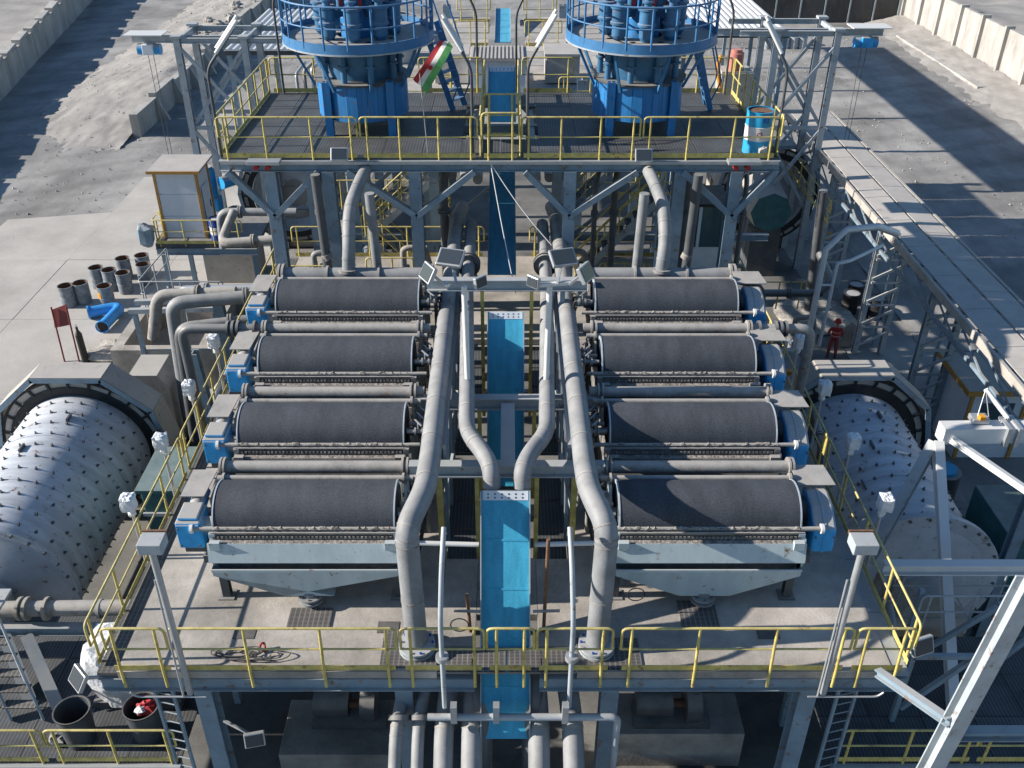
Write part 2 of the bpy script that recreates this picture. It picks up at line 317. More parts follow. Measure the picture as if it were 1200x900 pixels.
# ------------------------------------------------------------------ main platform
YF, XL, XR = 11.95, -7.7, 7.55
pl = thing('separator_platform', 'concrete working platform on blue-grey steel columns carrying the drum separators', 'platform', (0, 20, GZ))
def slab(x0, x1, y0, y1): part(MB().box(x0, x1, y0, y1, -.18, 0), 'slab', 'concrete', pl)
slab(XL + .38, -1.32, YF, 17.99); slab(XL + .38, -1.32, 18.01, 24.49); slab(XL + .38, -1.32, 24.51, 30.4)
slab(1.32, XR - .3, YF, 17.99); slab(1.32, XR - .3, 18.01, 24.49); slab(1.32, XR - .3, 24.51, 30.4)
slab(-1.31, -.62, YF + .62, 15.0); slab(.62, 1.31, YF + .62, 15.0); slab(-1.31, 1.31, 24.5, 30.4); slab(-.61, .61, 13.4, 15.0)
for k in range(12):   # side grating strip on the left, steel edge strip on the right
    part(MB().box(XL, XL + .37, 11.95 + 1.53 * k, 13.47 + 1.53 * k, -.10, -.03), 'grating_panel', 'grating_light', pl)
    part(MB().box(XR - .29, XR, 11.95 + 1.53 * k, 13.47 + 1.53 * k, -.12, -.02), 'edge_plate', 'steel', pl)
for x0, x1, y0, y1 in ((-2.4, -1.33, 12.05, 12.95), (1.33, 2.55, 12.0, 12.75), (-4.35, -3.5, 13.0, 13.55), (3.45, 4.2, 13.0, 13.75)):
    part(MB().box(x0, x1, y0, y1, .002, .03), 'grating_panel', 'grating_light', pl)
for x0 in (-1.3, -.645, .01, .665):
    part(MB().box(x0, x0 + .63, YF, YF + .6, -.06, -.01), 'grating_panel', 'grating_light', pl)
for s in (-1, 1):
    for y in (15.05, 16.05, 17.05, 19.0, 21, 22.0, 23):
        part(MB().box(s * .66, s * 1.3, y, y + .95, -.12, -.07), 'grating_panel', 'grating', pl)
for x, y in ((-5.35, 12.75), (-2.55, 12.9), (4.9, 12.75)):   # black plates painting in the dark of small square floor openings
    part(MB().box(x, x + .42, y, y + .3, .003, .012), 'painted_opening', 'black', pl)
# edge beams, floor beams
part(MB().ibeam((XL, YF + .06, -.36), (-.62, YF + .06, -.36), .16, .34), 'edge_beam', 'steel', pl)
part(MB().ibeam((.62, YF + .06, -.36), (XR, YF + .06, -.36), .16, .34), 'edge_beam', 'steel', pl)
for x in (XL + .08, XR - .08): part(MB().ibeam((x, YF + .16, -.36), (x, 30.4, -.36), .16, .32), 'edge_beam', 'steel', pl)
for x in (-5.9, -2.0, 2.0, 5.85): part(MB().ibeam((x, YF + .2, -.45), (x, 30.3, -.45), .2, .45), 'floor_beam', 'steel', pl)
for y in (14.5, 17, 19.5, 22, 24.5, 27, 29.5): part(MB().ibeam((XL + .2, y, -.38), (XR - .2, y, -.38), .14, .34), 'floor_beam', 'steel', pl)
for y in (12.3, 17.0, 22.0, 27.0):
    for x in (-5.9, -2.0, 2.0, 5.85):
        part(MB().ibeam((x, y, GZ), (x, y, -.7), .34, .34, .03, (0, 1, 0)), 'column', 'steel', pl)
        part(MB().box(x - .3, x + .3, y - .3, y + .3, GZ, GZ + .06), 'base_plate', 'steel', pl)
    if y < 13: continue
    part(MB().ibeam((-5.7, y, -2.9), (5.65, y, -2.9), .16, .24), 'tie_beam', 'steel', pl)
    for a, b in ((-5.9, -2.0), (2.0, 5.85)):
        m_ = (a + b) / 2
        for e in (a, b): part(MB().beam((e + .15 * (1 if e < m_ else -1), y, -.8), (m_, y, -2.8), .12, .12), 'brace', 'steel', pl)
for k in range(5): part(MB().box(-7 + 2.9 * k, -5.6 + 2.9 * k, 20, 21.4, GZ, GZ + .8), 'plinth', 'concrete', pl)
# lower structures visible below the front edge
pd = thing('pump_plinth', 'pale concrete pump plinths on the ground below the platform front', 'plinth', (4, 15, GZ))
for x0, x1, y0, y1, h in ((2.3, 5.6, 14.2, 15.4, 1.2), (2.4, 5.4, 12.9, 13.7, .5), (-5.4, -2.6, 14.0, 15.6, .7)):
    part(MB().box(x0, x1, y0, y1, GZ, GZ + h), 'plinth_block', 'concrete', pd, .02)

# ------------------------------------------------------------------ guard rails
def rail(pts, z, label, h=1.1, cat='guard rail', group=None, m='yellow', sp=1.45, out=(0, 0), kick=True, drop=.12, r=.026, ends=True, posts=True, tilt=0):
    pts = [V((p[0], p[1], z if len(p) < 3 else p[2])) for p in pts]
    t = thing('guard_rail', label, cat, pts[0], group); o = V((out[0], out[1], 0))
    top = [p + V((0, 0, h)) for p in pts]; mid = [p + V((0, 0, h * .52)) for p in pts]
    tp = ([mid[0]] + top + [mid[-1]]) if ends else top
    part(MB().tube(fillet(tp, .12, 3), r, 8), 'top_rail', m, t)
    if len(mid) > 2: part(MB().tube(fillet(mid, .1, 3), r * .8, 8), 'mid_rail', m, t)
    else: part(MB().tube(mid, r * .8, 8), 'mid_rail', m, t)
    for a, b in zip(pts[:-1], pts[1:]):
        d = b - a; L = d.length; n = max(1, round(L / sp)); u = d.normalized()
        if posts:
            for k in range(n + 1):
                q = min(max(k * L / n, .18), L - .18); p = a + u * q
                part(MB().tube([p + V((0, 0, h)), p + o + V((0, 0, .05)), p + o + V((0, 0, -drop))], r * 1.15, 8), 'post', m, t)
        if kick: part(MB().beam(a + u * .05 + V((0, 0, .08)), b - u * .05 + V((0, 0, .08)), .012, .13), 'kick_plate', m, t)
    return t
FR = [(-7.39, -6.24, 'short yellow rail section at the front left corner of the platform'), (-6.18, -2.03, 'long yellow front rail section before the left hopper, cable tangle behind it'),
      (-1.95, -.42, 'yellow front rail section beside the left grey riser pipe'), (-.37, .5, 'narrow yellow rail section across the foot of the blue chute'),
      (.55, 1.94, 'yellow front rail section beside the right grey riser pipe'), (2.1, 6.33, 'long yellow front rail section before the right hopper'),
      (6.4, 7.45, 'short yellow rail section at the front right corner of the platform')]
for a, b, l in FR: rail([(a, YF + .03), (b, YF + .03)], 0, l, 1.12, out=(0, -.06), drop=.38, sp=1.4)
for s, xx, nm in ((-1, XL, 'left'), (1, XR, 'right')):
    rail([(xx, 12.05), (xx, 17.95)], 0, 'yellow side rail on the %s edge of the platform, front length' % nm, 1.12, out=(s * .02, 0), drop=.3, sp=1.5)
    rail([(xx, 18.02), (xx, 23.4)], 0, 'yellow side rail on the %s edge of the platform, middle length' % nm, 1.12, out=(s * .02, 0), drop=.3, sp=1.5)
    rail([(xx, 23.46), (xx, 29.8)], 0, 'yellow side rail on the %s edge of the platform, rear length' % nm, 1.12, out=(s * .02, 0), drop=.3, sp=1.5)
rail([(-7.5, 30.4), (-.8, 30.4)], 0, 'yellow rail along the rear edge of the platform, left half', 1.12, sp=1.3)
rail([(.8, 30.4), (7.3, 30.4)], 0, 'yellow rail along the rear edge of the platform, right half', 1.12, sp=1.3)

# ------------------------------------------------------------------ magnetic drum separators
ORD = ['nearest the camera', 'second from the front', 'third from the front', 'farthest from the camera']
def separator(s, i):
    Y, zc, R = 14.55 + 2.22 * i, 1.70 + .40 * i, .64; xi, xo = 2.2, 5.72; nm = 'left' if s < 0 else 'right'
    X = lambda v: s * v
    t = thing('drum_separator', 'dark magnetic drum separator in the %s bank, %s' % (nm, ORD[i]), 'separator', (X(4), Y, 0), 'magnetic drum separators')
    dr = part(MB().lathe([(0, 0), (R, 0), (R, xo - xi), (0, xo - xi)], (xi if s > 0 else -xo, Y, zc), (1, 0, 0), 56), 'drum', 'drum', t)
    for x in (xi - .005, xo + .005):
        part(MB().lathe([(R * .9, -.014), (R + .012, -.014), (R + .012, .014), (R * .9, .014), (R * .9, -.014)], (X(x), Y, zc), (1, 0, 0), 56), 'rim', 'drum_rim', dr)
    part(MB().cyl((X(xi - .25), Y, zc), (X(xo + .5), Y, zc), .09), 'shaft', 'dark_steel', t)
    # tank: side plates and trough
    for x in (xi - .12, xo + .06):
        part(MB().prism([(X(x), Y - .95, zc - .42), (X(x), Y - .75, zc - .95), (X(x), Y + .75, zc - .95), (X(x), Y + .85, zc + .35), (X(x), Y + .4, zc + .35), (X(x), Y + .1, zc - .05), (X(x), Y - .75, zc - .05)], (.05, 0, 0)), 'side_plate', 'dusty_steel' if i else 'sep_paint', t)
    part(MB().prism([(X(xi - .05), Y - .72, zc - .05), (X(xi - .05), Y - .72, zc - .95), (X(xi - .05), Y + .75, zc - .95), (X(xi - .05), Y + .85, zc + .1), (X(xi - .05), Y + .78, zc + .1), (X(xi - .05), Y + .66, zc - .85), (X(xi - .05), Y - .66, zc - .85), (X(xi - .05), Y - .67, zc - .05)], (X(xo - xi + .1), 0, 0)), 'trough', 'dusty_steel', t)
    # front: discharge lip, apron, hopper
    lm = 'sep_paint' if i == 0 else 'dusty_steel'
    part(MB().beam((X(xi - .1), Y - .90, zc - .29), (X(xo + .1), Y - .90, zc - .29), .035, .42, (0, .25, 1)), 'front_apron', lm, t)
    part(MB().box(X(xi - .05), X(xo + .05), Y - .86, Y - .70, zc - .105, zc - .085), 'discharge_lip', 'crust', t)
    a, b, c = X(xi - .06), X(xo + .06), X((xi + xo) / 2); y0, y1 = Y - 1.0, Y - .55; z1, z2, z3 = zc - .62, zc - .82, zc - 1.40
    hp = MB().add([(a, y0, z1), (b, y0, z1), (b, y1, z1), (a, y1, z1), (a, y0 + .02, z2), (b, y0 + .02, z2), (b, y1, z2), (a, y1, z2), (c - .5, y0 + .06, z3), (c + .5, y0 + .06, z3), (c + .5, y1, z3), (c - .5, y1, z3)],
                  [(0, 1, 5, 4), (1, 2, 6, 5), (2, 3, 7, 6), (3, 0, 4, 7), (4, 5, 9, 8), (5, 6, 10, 9), (6, 7, 11, 10), (7, 4, 8, 11), (8, 9, 10, 11)])
    part(hp, 'hopper', lm, t)
    part(MB().beam((a, y0 - .012, z1 - .03), (b, y0 - .012, z1 - .03), .03, .06), 'hopper_flange', lm, t)
    yo = y0 + .16
    ou = part(MB().cyl((c, yo, z3 + .05), (c, yo, .01), .15), 'outlet_spout', 'pipe', t)
    for zf in (.06, .16): part(MB().flange((c, yo, z3 - zf), (0, 0, 1), .25, .05, 20), 'flange', 'pipe', ou)
    for q in range(8): part(MB().cyl((c + .2 * math.cos(q * PI / 4), yo + .2 * math.sin(q * PI / 4), z3 - .2), (c + .2 * math.cos(q * PI / 4), yo + .2 * math.sin(q * PI / 4), z3 - .01), .02, 6), 'bolt', 'bolt', ou)
    for sx in (a + X(.12), b - X(.12)): part(MB().box(sx - .1, sx + .1, Y - .93, Y - .82, zc - .2, zc - .02), 'lifting_lug', lm, t)
    # scraper bar with comb and crust
    part(MB().cyl((X(xi - .35), Y - .63, zc + .10), (X(xo + .42), Y - .63, zc + .10), .045), 'scraper_bar', 'dusty_steel', t)
    part(MB().flange((X(xo + .42), Y - .63, zc + .10), (1, 0, 0), .10, .06), 'bar_end_disc', 'white_paint', t)
    part(MB().beam((X(xi - .02), Y - .70, zc + .02), (X(xo + .05), Y - .70, zc + .02), .02, .16, (0, -.5, 1)), 'scraper_blade', 'dusty_steel', t)
    cm = MB()
    for k in range(44):
        x = X(xi + .06 + k * .08); cm.box(x - .022, x + .022, Y - .755, Y - .73, zc - .05, zc + .0)
    part(cm, 'scraper_comb', 'crust', t, kind='stuff')
    rnd = random.Random(i * 7 + s); cr = MB(); n = 60; vs = []
    for k in range(n + 1):
        x = X(xi + .03 + (xo - xi) * k / n); h = rnd.uniform(-.03, .012); d = rnd.uniform(-.02, .0)
        vs += [(x, Y - .695 - d, zc + .12), (x, Y - .67, zc + .145 + h), (x, Y - .61, zc + .15 + h), (x, Y - .585, zc + .11)]
    cr.add(vs, [(4 * k + j, 4 * k + 4 + j, 4 * k + 5 + j, 4 * k + 1 + j) for k in range(n) for j in range(3)])
    part(cr, 'ore_crust', 'crust', t)
    part(MB().beam((X(xi), Y - .665, zc + .045), (X(xo), Y - .665, zc + .045), .05, .05), 'bar_angle', 'dark_steel', t)
    for x in (xi - .06, xo + .02): part(MB().box(X(x) - .06, X(x) + .06, Y - .75, Y - .5, zc - .25, zc + .06), 'bar_bracket', lm, t)
    # wash pipes behind drum
    if i < 3:
        zp, yp = zc + .42, Y + .92
        wp = part(MB().cyl((X(1.85), yp, zp), (X(xo + .1), yp, zp), .135, 18), 'feed_pipe', 'dusty_steel', t)
        for x in (xi - .15, xi - .05, xo + .1, xo + .17): part(MB().flange((X(x), yp, zp), (1, 0, 0), .21, .045), 'flange', 'dusty_steel', wp)
        for x in (xi - .05, xo): part(MB().box(X(x) - .04, X(x) + .04, yp - .1, yp + .1, .0 + zc - .9, zp - .1), 'pipe_stand', 'dusty_steel', t)
    sp_ = part(MB().cyl((X(1.9), Y + .5, zc + .46), (X(xo + .15), Y + .5, zc + .46), .06), 'spray_pipe', 'dusty_steel', t)
    for x in (xi - .1, xo + .02): part(MB().flange((X(x), Y + .5, zc + .46), (1, 0, 0), .11, .05), 'flange', 'dusty_steel', sp_)
    # valves on the inner end
    for k in range(3):
        y = Y - .45 + .42 * k; z = zc + .32 - .1 * k
        vv = part(MB().cyl((X(1.75), y, z), (X(2.12), y, z), .045).flange((X(1.8), y, z), (1, 0, 0), .085, .04).flange((X(1.95), y, z), (1, 0, 0), .085, .04).cyl((X(1.88), y, z), (X(1.88), y, z + .2), .02), 'valve', 'pipe', t)
        part(MB().beam((X(1.8), y - .1, z + .21), (X(1.96), y + .14, z + .21), .03, .02), 'valve_handle', 'galv', vv)
        part(MB().tube(fillet([(X(1.75), y, z), (X(1.68), y, z), (X(1.66), y + .1, z - .5), (X(1.9), y + .1, .2 + zc - 1.6)], .1), .028, 8), 'hose', 'rubber', t)
    # drive gearbox, motor, belt guard on the outer end
    if s < 0:
        gb = part(MB().box(X(5.98), X(6.47), Y - .62, Y - .02, zc - .42, zc + .22).box(X(6.02), X(6.43), Y - .55, Y - .05, zc + .22, zc + .30), 'gearbox', 'blue_machine', t, .03)
        part(MB().box(X(6.0), X(6.45), Y - .645, Y - .618, zc - .38, zc + .18), 'gearbox_cover', 'blue_machine', gb, .01)
        for x in (6.04, 6.41):
            for z in (-.32, .1): part(MB().flange((X(x), Y - .65, zc + z), (0, 1, 0), .022, .03, 8), 'bolt', 'bolt', gb)
        part(MB().cyl((X(6.2), Y - .05, zc + .12), (X(6.2), Y + .42, zc + .18), .17, 18), 'motor', 'blue_machine', t)
        part(MB().prism([(X(6.05), Y + .05, zc + .33), (X(6.52), Y + .05, zc + .33), (X(6.45), Y + .8, zc + .42), (X(5.95), Y + .8, zc + .42)], (0, 0, .025)), 'motor_canopy', 'dusty_steel', t)
        part(MB().prism([(X(5.95), Y + .05, zc + .325), (X(5.95), Y + .75, zc + .40), (X(5.95), Y + .5, zc - .35), (X(5.95), Y + .05, zc - .35)], (.03, 0, 0)), 'belt_guard', 'dusty_steel', t)
    else:
        pr_ = [(Y - .66, zc - .5), (Y - .2, zc - .5), (Y + .42, zc - .05), (Y + .45, zc + .3), (Y + .2, zc + .38), (Y - .2, zc + .32), (Y - .62, zc + .06)]
        gb = part(MB().prism([(X(6.0), y, z) for y, z in pr_], (.46, 0, 0)), 'gearbox', 'blue_machine', t, .06)
        part(MB().prism([(X(6.2), y * .98 + .02 * Y - .02, z + .015) for y, z in pr_], (.05, 0, 0)), 'casing_rib', 'blue_machine', gb)
        for x in (6.05, 6.41): part(MB().flange((X(x), Y - .67, zc - .1), (0, 1, 0), .022, .03, 8), 'bolt', 'bolt', gb)
        part(MB().cyl((X(5.9), Y + .1, zc - .1), (X(6.0), Y + .1, zc - .1), .32, 20), 'belt_pulley', 'rubber', t)
        part(MB().prism([(X(5.86), Y + .30, zc + .42), (X(6.62), Y + .30, zc + .42), (X(6.52), Y + .88, zc + .48), (X(5.84), Y + .88, zc + .48)], (0, 0, .025)), 'motor_canopy', 'dusty_steel', t)
    part(MB().box(X(5.8), X(6.42), Y - .5, Y - .1, zc - .62, zc - .455), 'gearbox_stand', 'dark_steel', t)
    for x in (xi, xo):
        for y in (Y - .62, Y + .6):
            part(MB().ibeam((X(x), y, .02), (X(x), y, zc - .9), .16, .16, .02, (0, 1, 0)), 'leg', 'dark_steel', t)
            part(MB().box(X(x) - .16, X(x) + .16, y - .15, y + .15, .001, .025), 'foot_plate', 'dark_steel', t)
    part(MB().box(X(xo + .15), X(xo + .33), Y - .62, Y - .45, zc - .8, zc - .62), 'side_bracket', 'dark_steel', t)
for i in range(4):
    for s in (-1, 1): separator(s, i)
# distribution headers behind the rear separators
for s, nm in ((-1, 'left'), (1, 'right')):
    t = thing('feed_header', 'thick dusty feed header pipe with flanges behind the rear %s drum' % nm, 'pipe', (s * 4, 22.4, 0), 'feed headers'); z = 3.15; y = 22.35
    part(MB().cyl((s * 1.95, y, z), (s * 5.95, y, z), .22, 20), 'header_pipe', 'pipe', t)
    for x in (1.95, 2.05, 3.35, 4.7, 5.85, 5.95): part(MB().flange((s * x, y, z), (1, 0, 0), .32 if x not in (3.35, 4.7) else .27, .06, 20), 'flange', 'dusty_steel', t)
    for x in (2.6, 5.3): part(MB().beam((s * x, y, 0), (s * x, y, z - .2), .16, .16), 'stand', 'steel', t)
    b = thing('drop_pipe', 'segmented grey drop pipe bending into the %s feed header' % nm, 'pipe', (s * 4, 23.5, 3.6), 'drop pipes')
    pa = [(s * 4.1 - .05, 22.35, 3.3), (s * 4.1, 22.45, 3.9), (s * 4.12, 22.8, 4.35), (s * 4.1, 23.3, 4.75), (s * 3.95, 24.2, 5.05), (s * 3.8, 26.5, 5.1)]
    part(MB().tube(fillet(pa, .3, 3), .17, 18), 'pipe_body', 'pipe', b)
    f = fillet(pa, .3, 3)
    for k in (1, 4, 7, 10, 13): part(MB().tube([f[k], f[k] + (f[k + 1] - f[k]).normalized() * .04], .18, 18), 'weld_ring', 'pipe', b)
    part(MB().flange(pa[0], (0, .2, 1), .27, .08), 'flange', 'dusty_steel', b)
    for k, (x, y) in enumerate(((3.45, 23.2), (5.1, 24.6))):
        q = thing('support_post', 'round dusty post rising behind the %s feed header, %s one' % (nm, ['inner', 'outer'][k]), 'post', (s * x, y, 0))
        part(MB().cyl((s * x, y, 0), (s * (x + .12), y, 5.1), .13), 'pole', 'pipe' if k == 0 else 'pipe_dark', q)
        part(MB().cyl((s * x, y, 2.6), (s * x + s * .06, y, 2.75), .15), 'collar', 'dusty_steel', q)
# cross feed stubs: pipes leaving through the side rail
for s, nm, i in ((-1, 'left', 2), (1, 'right', 2)):
    Y, zc = 14.55 + 2.22 * i, 1.70 + .40 * i; yp, zp = Y + .92, zc + .42
    t = thing('supply_pipe', 'grey supply pipe elbowing down outside the %s side rail' % nm, 'pipe', (s * 7.6, yp, 0), 'supply pipes')
    part(MB().tube(fillet([(s * 5.92, yp, zp), (s * 7.4 - (.5 if s < 0 else 0), yp, zp), (s * 7.4 - (.5 if s < 0 else 0), yp + .1, -3)], .3), .12, 16), 'pipe_body', 'pipe_dark' if s < 0 else 'dusty_steel', t)
    for x in (6.1, 6.5, 6.62, 6.75): part(MB().flange((s * x, yp, zp), (1, 0, 0), .2, .06), 'flange', 'dark_steel', t)

# ------------------------------------------------------------------ central pipes, beams, chutes
def ringed(t, pts, r, every=1.6, m='pipe'):
    part(MB().tube(pts, r, 22), 'pipe_body', m, t); acc = 0.
    for a, b in zip(pts[:-1], pts[1:]):
        L = (b - a).length; d = (b - a).normalized(); q = every - acc
        while q < L: part(MB().tube([a + d * q, a + d * (q + .05)], r * 1.035, 22), 'pipe_clamp', 'dusty_steel', t); q += every
        acc = (acc + L) % every
    for i in range(1, len(pts) - 1):
        d0, d1 = (pts[i] - pts[i - 1]).normalized(), (pts[i + 1] - pts[i]).normalized()
        if d0.angle(d1) > .06 and i % 4 == 1: part(MB().tube([pts[i] - d1 * .015, pts[i] + d1 * .015], r * 1.03, 22), 'weld_ring', 'dusty_steel', t)
for s, nm in ((-1, 'left'), (1, 'right')):
    t = thing('slurry_pipe', 'thick grey slurry pipe along the %s of the centre aisle, dropping through the deck' % nm, 'pipe', (s * 1.6, 12.6, 0))
    pts = fillet([(s * 1.72, 12.5, -.2), (s * 1.82, 12.88, 2.72), (s * 1.53, 13.75, 2.92), (s * 1.51, 14.7, 2.86), (s * 1.51, 27.0, 2.86), (s * 1.5, 30, 2.0)], .34, 7)
    ringed(t, pts, .215, 1.35)
    part(MB().flange((s * 1.72, 12.5, .06), (0, 0, 1), .35, .06, 24).flange((s * 1.72, 12.5, .16), (0, 0, 1), .35, .06, 24), 'flange', 'steel_light', t)
    for k in range(10):
        a = 2 * PI * k / 10; part(MB().cyl((s * 1.72 + .30 * math.cos(a), 12.5 + .30 * math.sin(a), .02), (s * 1.72 + .30 * math.cos(a), 12.5 + .30 * math.sin(a), .22), .025, 6), 'bolt', 'barrel_blue', t)
    t = thing('tailings_pipe', 'slimmer grey pipe on the %s of the blue chutes, swinging in to the chute head' % nm, 'pipe', (s * .9, 15, 2))
    pts = fillet([(s * .30, 14.42, 2.42), (s * .30, 14.55, 2.75), (s * .43, 14.95, 2.82), (s * .83, 15.75, 2.82), (s * .85, 16.5, 2.84), (s * 1.05, 22.2, 2.86), (s * 1.07, 26.5, 2.86)], .35, 6)
    ringed(t, pts, .172, 1.2)
    part(MB().flange((s * 1.06, 23.6, 2.86), (0, 1, 0), .33, .09, 22).flange((s * 1.06, 23.75, 2.86), (0, 1, 0), .33, .07, 22), 'flange', 'dark_steel', t)
for k, (y, z, x, lb) in enumerate(((15.3, 2.2, 2.0, 'front'), (17.55, 2.35, 2.05, 'middle'), (21.05, 3.55, 2.0, 'rear'))):
    t = thing('pipe_rack', 'grey steel pipe rack spanning the centre aisle, %s one of three' % lb, 'pipe rack', (0, y, 0), 'pipe racks')
    part(MB().ibeam((-x, y, z), (x, y, z), .22, .3, .03), 'cross_beam', 'steel_light', t)
    for sx in (-1, 1):
        part(MB().beam((sx * (x - .6), y + .02, 0), (sx * (x - .6), y + .02, z - .16), .12, .12), 'post', 'yellow' if k == 0 else 'steel', t)
        part(MB().beam((sx * (x - .6), y + .1, .9), (sx * 1.15, y + .8, z - .2), .06, .06), 'brace', 'steel_light', t)
        part(MB().beam((sx * .62, y + .0, -.4), (sx * .62, y + .0, z - .16), .09, .09), 'inner_post', 'yellow', t)
t = thing('spine_beam', 'grey spine beam between the pipe racks above the shaded chute', 'beam', (0, 16.4, 2))
part(MB().ibeam((.02, 15.43, 2.15), (.02, 17.42, 2.3), .3, .25, .03), 'web_beam', 'steel_light', t)
def chute(y0, z0, y1, z1, wd, label, m='chute_blue', holes=True, xc=-.03):
    t = thing('blue_chute', label, 'chute', (xc, y1, z1)); d = V((0, y1 - y0, z1 - z0)); L = d.length; d.normalize(); n = V((0, d.z, -d.y))
    if n.z < 0: n = -n
    A, B = V((xc, y0, z0)), V((xc, y1, z1))
    part(MB().beam(A, B, wd, .03, n), 'chute_floor', m, t)
    for sx in (-1, 1): part(MB().beam(A + V((sx * (wd / 2 + .012), 0, 0)) + n * .05, B + V((sx * (wd / 2 + .012), 0, 0)) + n * .05, .022, .16, n), 'side_lip', 'steel_light', t)
    for q in range(1, int(L / .95)):
        p = A + d * .95 * q + n * .018; part(MB().beam(p - d * .02, p + d * .02, wd - .01, .012, n), 'joint_strip', m, t)
    if holes:
        C = A + d * .18; e = part(MB().beam(A + n * .021, C + n * .021, wd - .04, .008, n), 'head_plate', 'panel_white', t)
        for r_ in range(2):
            for k in range(6):
                p = A + d * (.06 + .07 * r_) + V(((k - 2.5) * wd * .145, 0, 0)) + n * .026; part(MB().beam(p - d * .015, p + d * .015, .03, .006, n), 'hole', 'black', e)
    return t
chute(14.22, 2.5, 11.65, -1.55, .92, 'bright blue steel chute dropping through the front of the platform')
chute(20.35, 3.15, 18.05, -.45, .86, 'bright blue steel chute in the middle of the centre aisle')
chute(30.4, 3.2, 25.1, 1.85, .80, 'shaded blue chute running under the upper deck', holes=False, xc=-.15)
chute(29.6, 6.7, 27.7, 5.6, .80, 'blue chute standing on the upper deck between the two cyclone clusters', xc=-.15)
chute(52, 4.2, 47, 3.6, .75, 'distant blue chute on the rear structure', holes=False, xc=-.2)
t = thing('tailings_launder', 'blue launder with a dark valve running out below the platform front', 'launder', (0, 11, -3))
part(MB().box(-.45, .40, 9.0, 11.6, -3.2, -2.9), 'launder_floor', 'chute_blue', t); part(MB().box(-.47, -.43, 9, 11.6, -2.9, -2.6), 'launder_side', 'chute_blue', t); part(MB().box(.38, .42, 9, 11.6, -2.9, -2.6), 'launder_side', 'chute_blue', t)
part(MB().cyl((-.03, 10.6, -2.9), (-.03, 10.6, -2.4), .1).flange((-.03, 10.6, -2.45), (0, 0, 1), .18), 'valve', 'dark_steel', t)
for s in (-1, 1):
    t = thing('lattice_trestle', 'light steel bracing beside the %s slimmer pipe in the aisle' % ('left' if s < 0 else 'right'), 'bracing', (s * 1.3, 19, 0))
    for k in range(5):
        y = 15.6 + 1.3 * k; part(MB().beam((s * 1.28, y, .3), (s * 1.28, y + 1.2, 2.6), .06, .06), 'brace', 'steel_light', t)
        part(MB().beam((s * 1.28, y, 2.65), (s * 1.28, y, -.1), .07, .07), 'post', 'steel', t)
    part(MB().beam((s * 1.28, 15.4, 2.7), (s * 1.28, 22.4, 2.75), .09, .09), 'stringer', 'steel_light', t)
# valve clusters and hoses in the aisle
for s in (-1, 1):
    for k in range(7):
        y = 15.9 + k * .95; t = thing('aisle_valve', 'small pipe manifold with valve handle beside the %s drum bank, number %s from the front' % ('left' if s < 0 else 'right', ['one', 'two', 'three', 'four', 'five', 'six', 'seven'][k]), 'valve', (s * 1.75, y, 0))
        h = 1.5 + .2 * k + random.uniform(-.2, .2); x = s * (1.78 + random.uniform(-.1, .1))
        part(MB().cyl((x, y, 0), (x, y, h), .05, 10).flange((x, y, h * .6), (0, 0, 1), .1).flange((x, y, h * .6 + .12), (0, 0, 1), .1).flange((x, y, h), (0, 0, 1), .1), 'riser', 'pipe' if k % 2 else 'dusty_steel', t)
        part(MB().tube(fillet([(x, y, h * .8), (x - s * .2, y, h * .8), (x - s * .2, y + .3, h * .3)], .1), .035, 8), 'branch', 'galv', t)
        part(MB().beam((x - .12, y, h + .05), (x + .12, y, h + .05), .03, .03), 'handle', 'rust' if k % 3 == 0 else 'galv', t)
# short cross pipes and props near the front chute
for s, nm in ((-1, 'left'), (1, 'right')):
    t = thing('wash_line', 'white water line with a bent hose post on the %s of the front blue chute' % nm, 'pipe', (s * 1.2, 12.2, 0))
    part(MB().tube(fillet([(s * 1.18, 11.75, -.75), (s * 1.18, 11.75, 1.5), (s * 1.14, 12.1, 2.5), (s * 1.12, 12.7, 2.9)], .3), .046, 10), 'riser', 'steel_light', t)
    part(MB().flange((s * 1.18, 11.75, .62), (0, 0, 1), .12, .1), 'coupling', 'galv', t)
    part(MB().cyl((s * .55, 13.85, 1.45), (s * 1.95, 13.85, 1.5), .05, 10), 'cross_line', 'white_paint', t)
    t2 = thing('prop_frame', 'rusty tubular prop cross beside the %s of the front blue chute' % nm, 'prop', (s * .75, 12.9, 0))
    part(MB().cyl((s * .72, 12.95, 0), (s * .76, 12.95, 1.0 if s < 0 else 2.4), .035, 8), 'upright', 'rust', t2); part(MB().cyl((s * .5, 12.9, .6), (s * 1.02, 12.9, .62), .03, 8), 'cross_tube', 'dusty_steel', t2)
t = thing('water_main', 'pale water main hung across the front of the platform below the deck', 'pipe', (0, 11.6, -.9))
part(MB().tube(fillet([(-1.5, 11.6, -.85), (2.1, 11.6, -.85), (2.1, 11.7, -3.5)], .15), .07, 12), 'pipe_body', 'steel_light', t)
for x in (-1.0, -.2, 1.1): part(MB().box(x - .06, x + .06, 11.52, 11.68, -.95, -.5), 'hanger', 'galv', t)
LP = [(-2.15, .125, 'outermost left'), (-1.72, .12, 'second left'), (-1.22, .19, 'third left'), (-.68, .21, 'left of the launder'), (.62, .21, 'right of the launder'), (1.28, .21, 'outermost right')]
for x, r, nm in LP:
    t = thing('outlet_pipe', 'grey outlet pipe sloping out below the platform front, %s of the row' % nm, 'pipe', (x, 11, -3), 'outlet pipes below the platform')
    ringed(t, fillet([(x * .9, 12.8, -.9), (x, 11.9, -1.3), (x * 1.0, 8.6, -3.9)], .5), r, 1.1)
    part(MB().flange((x * .97, 11.9, -1.25), (0, .8, .6), r + .1, .1), 'flange', 'dark_steel', t)
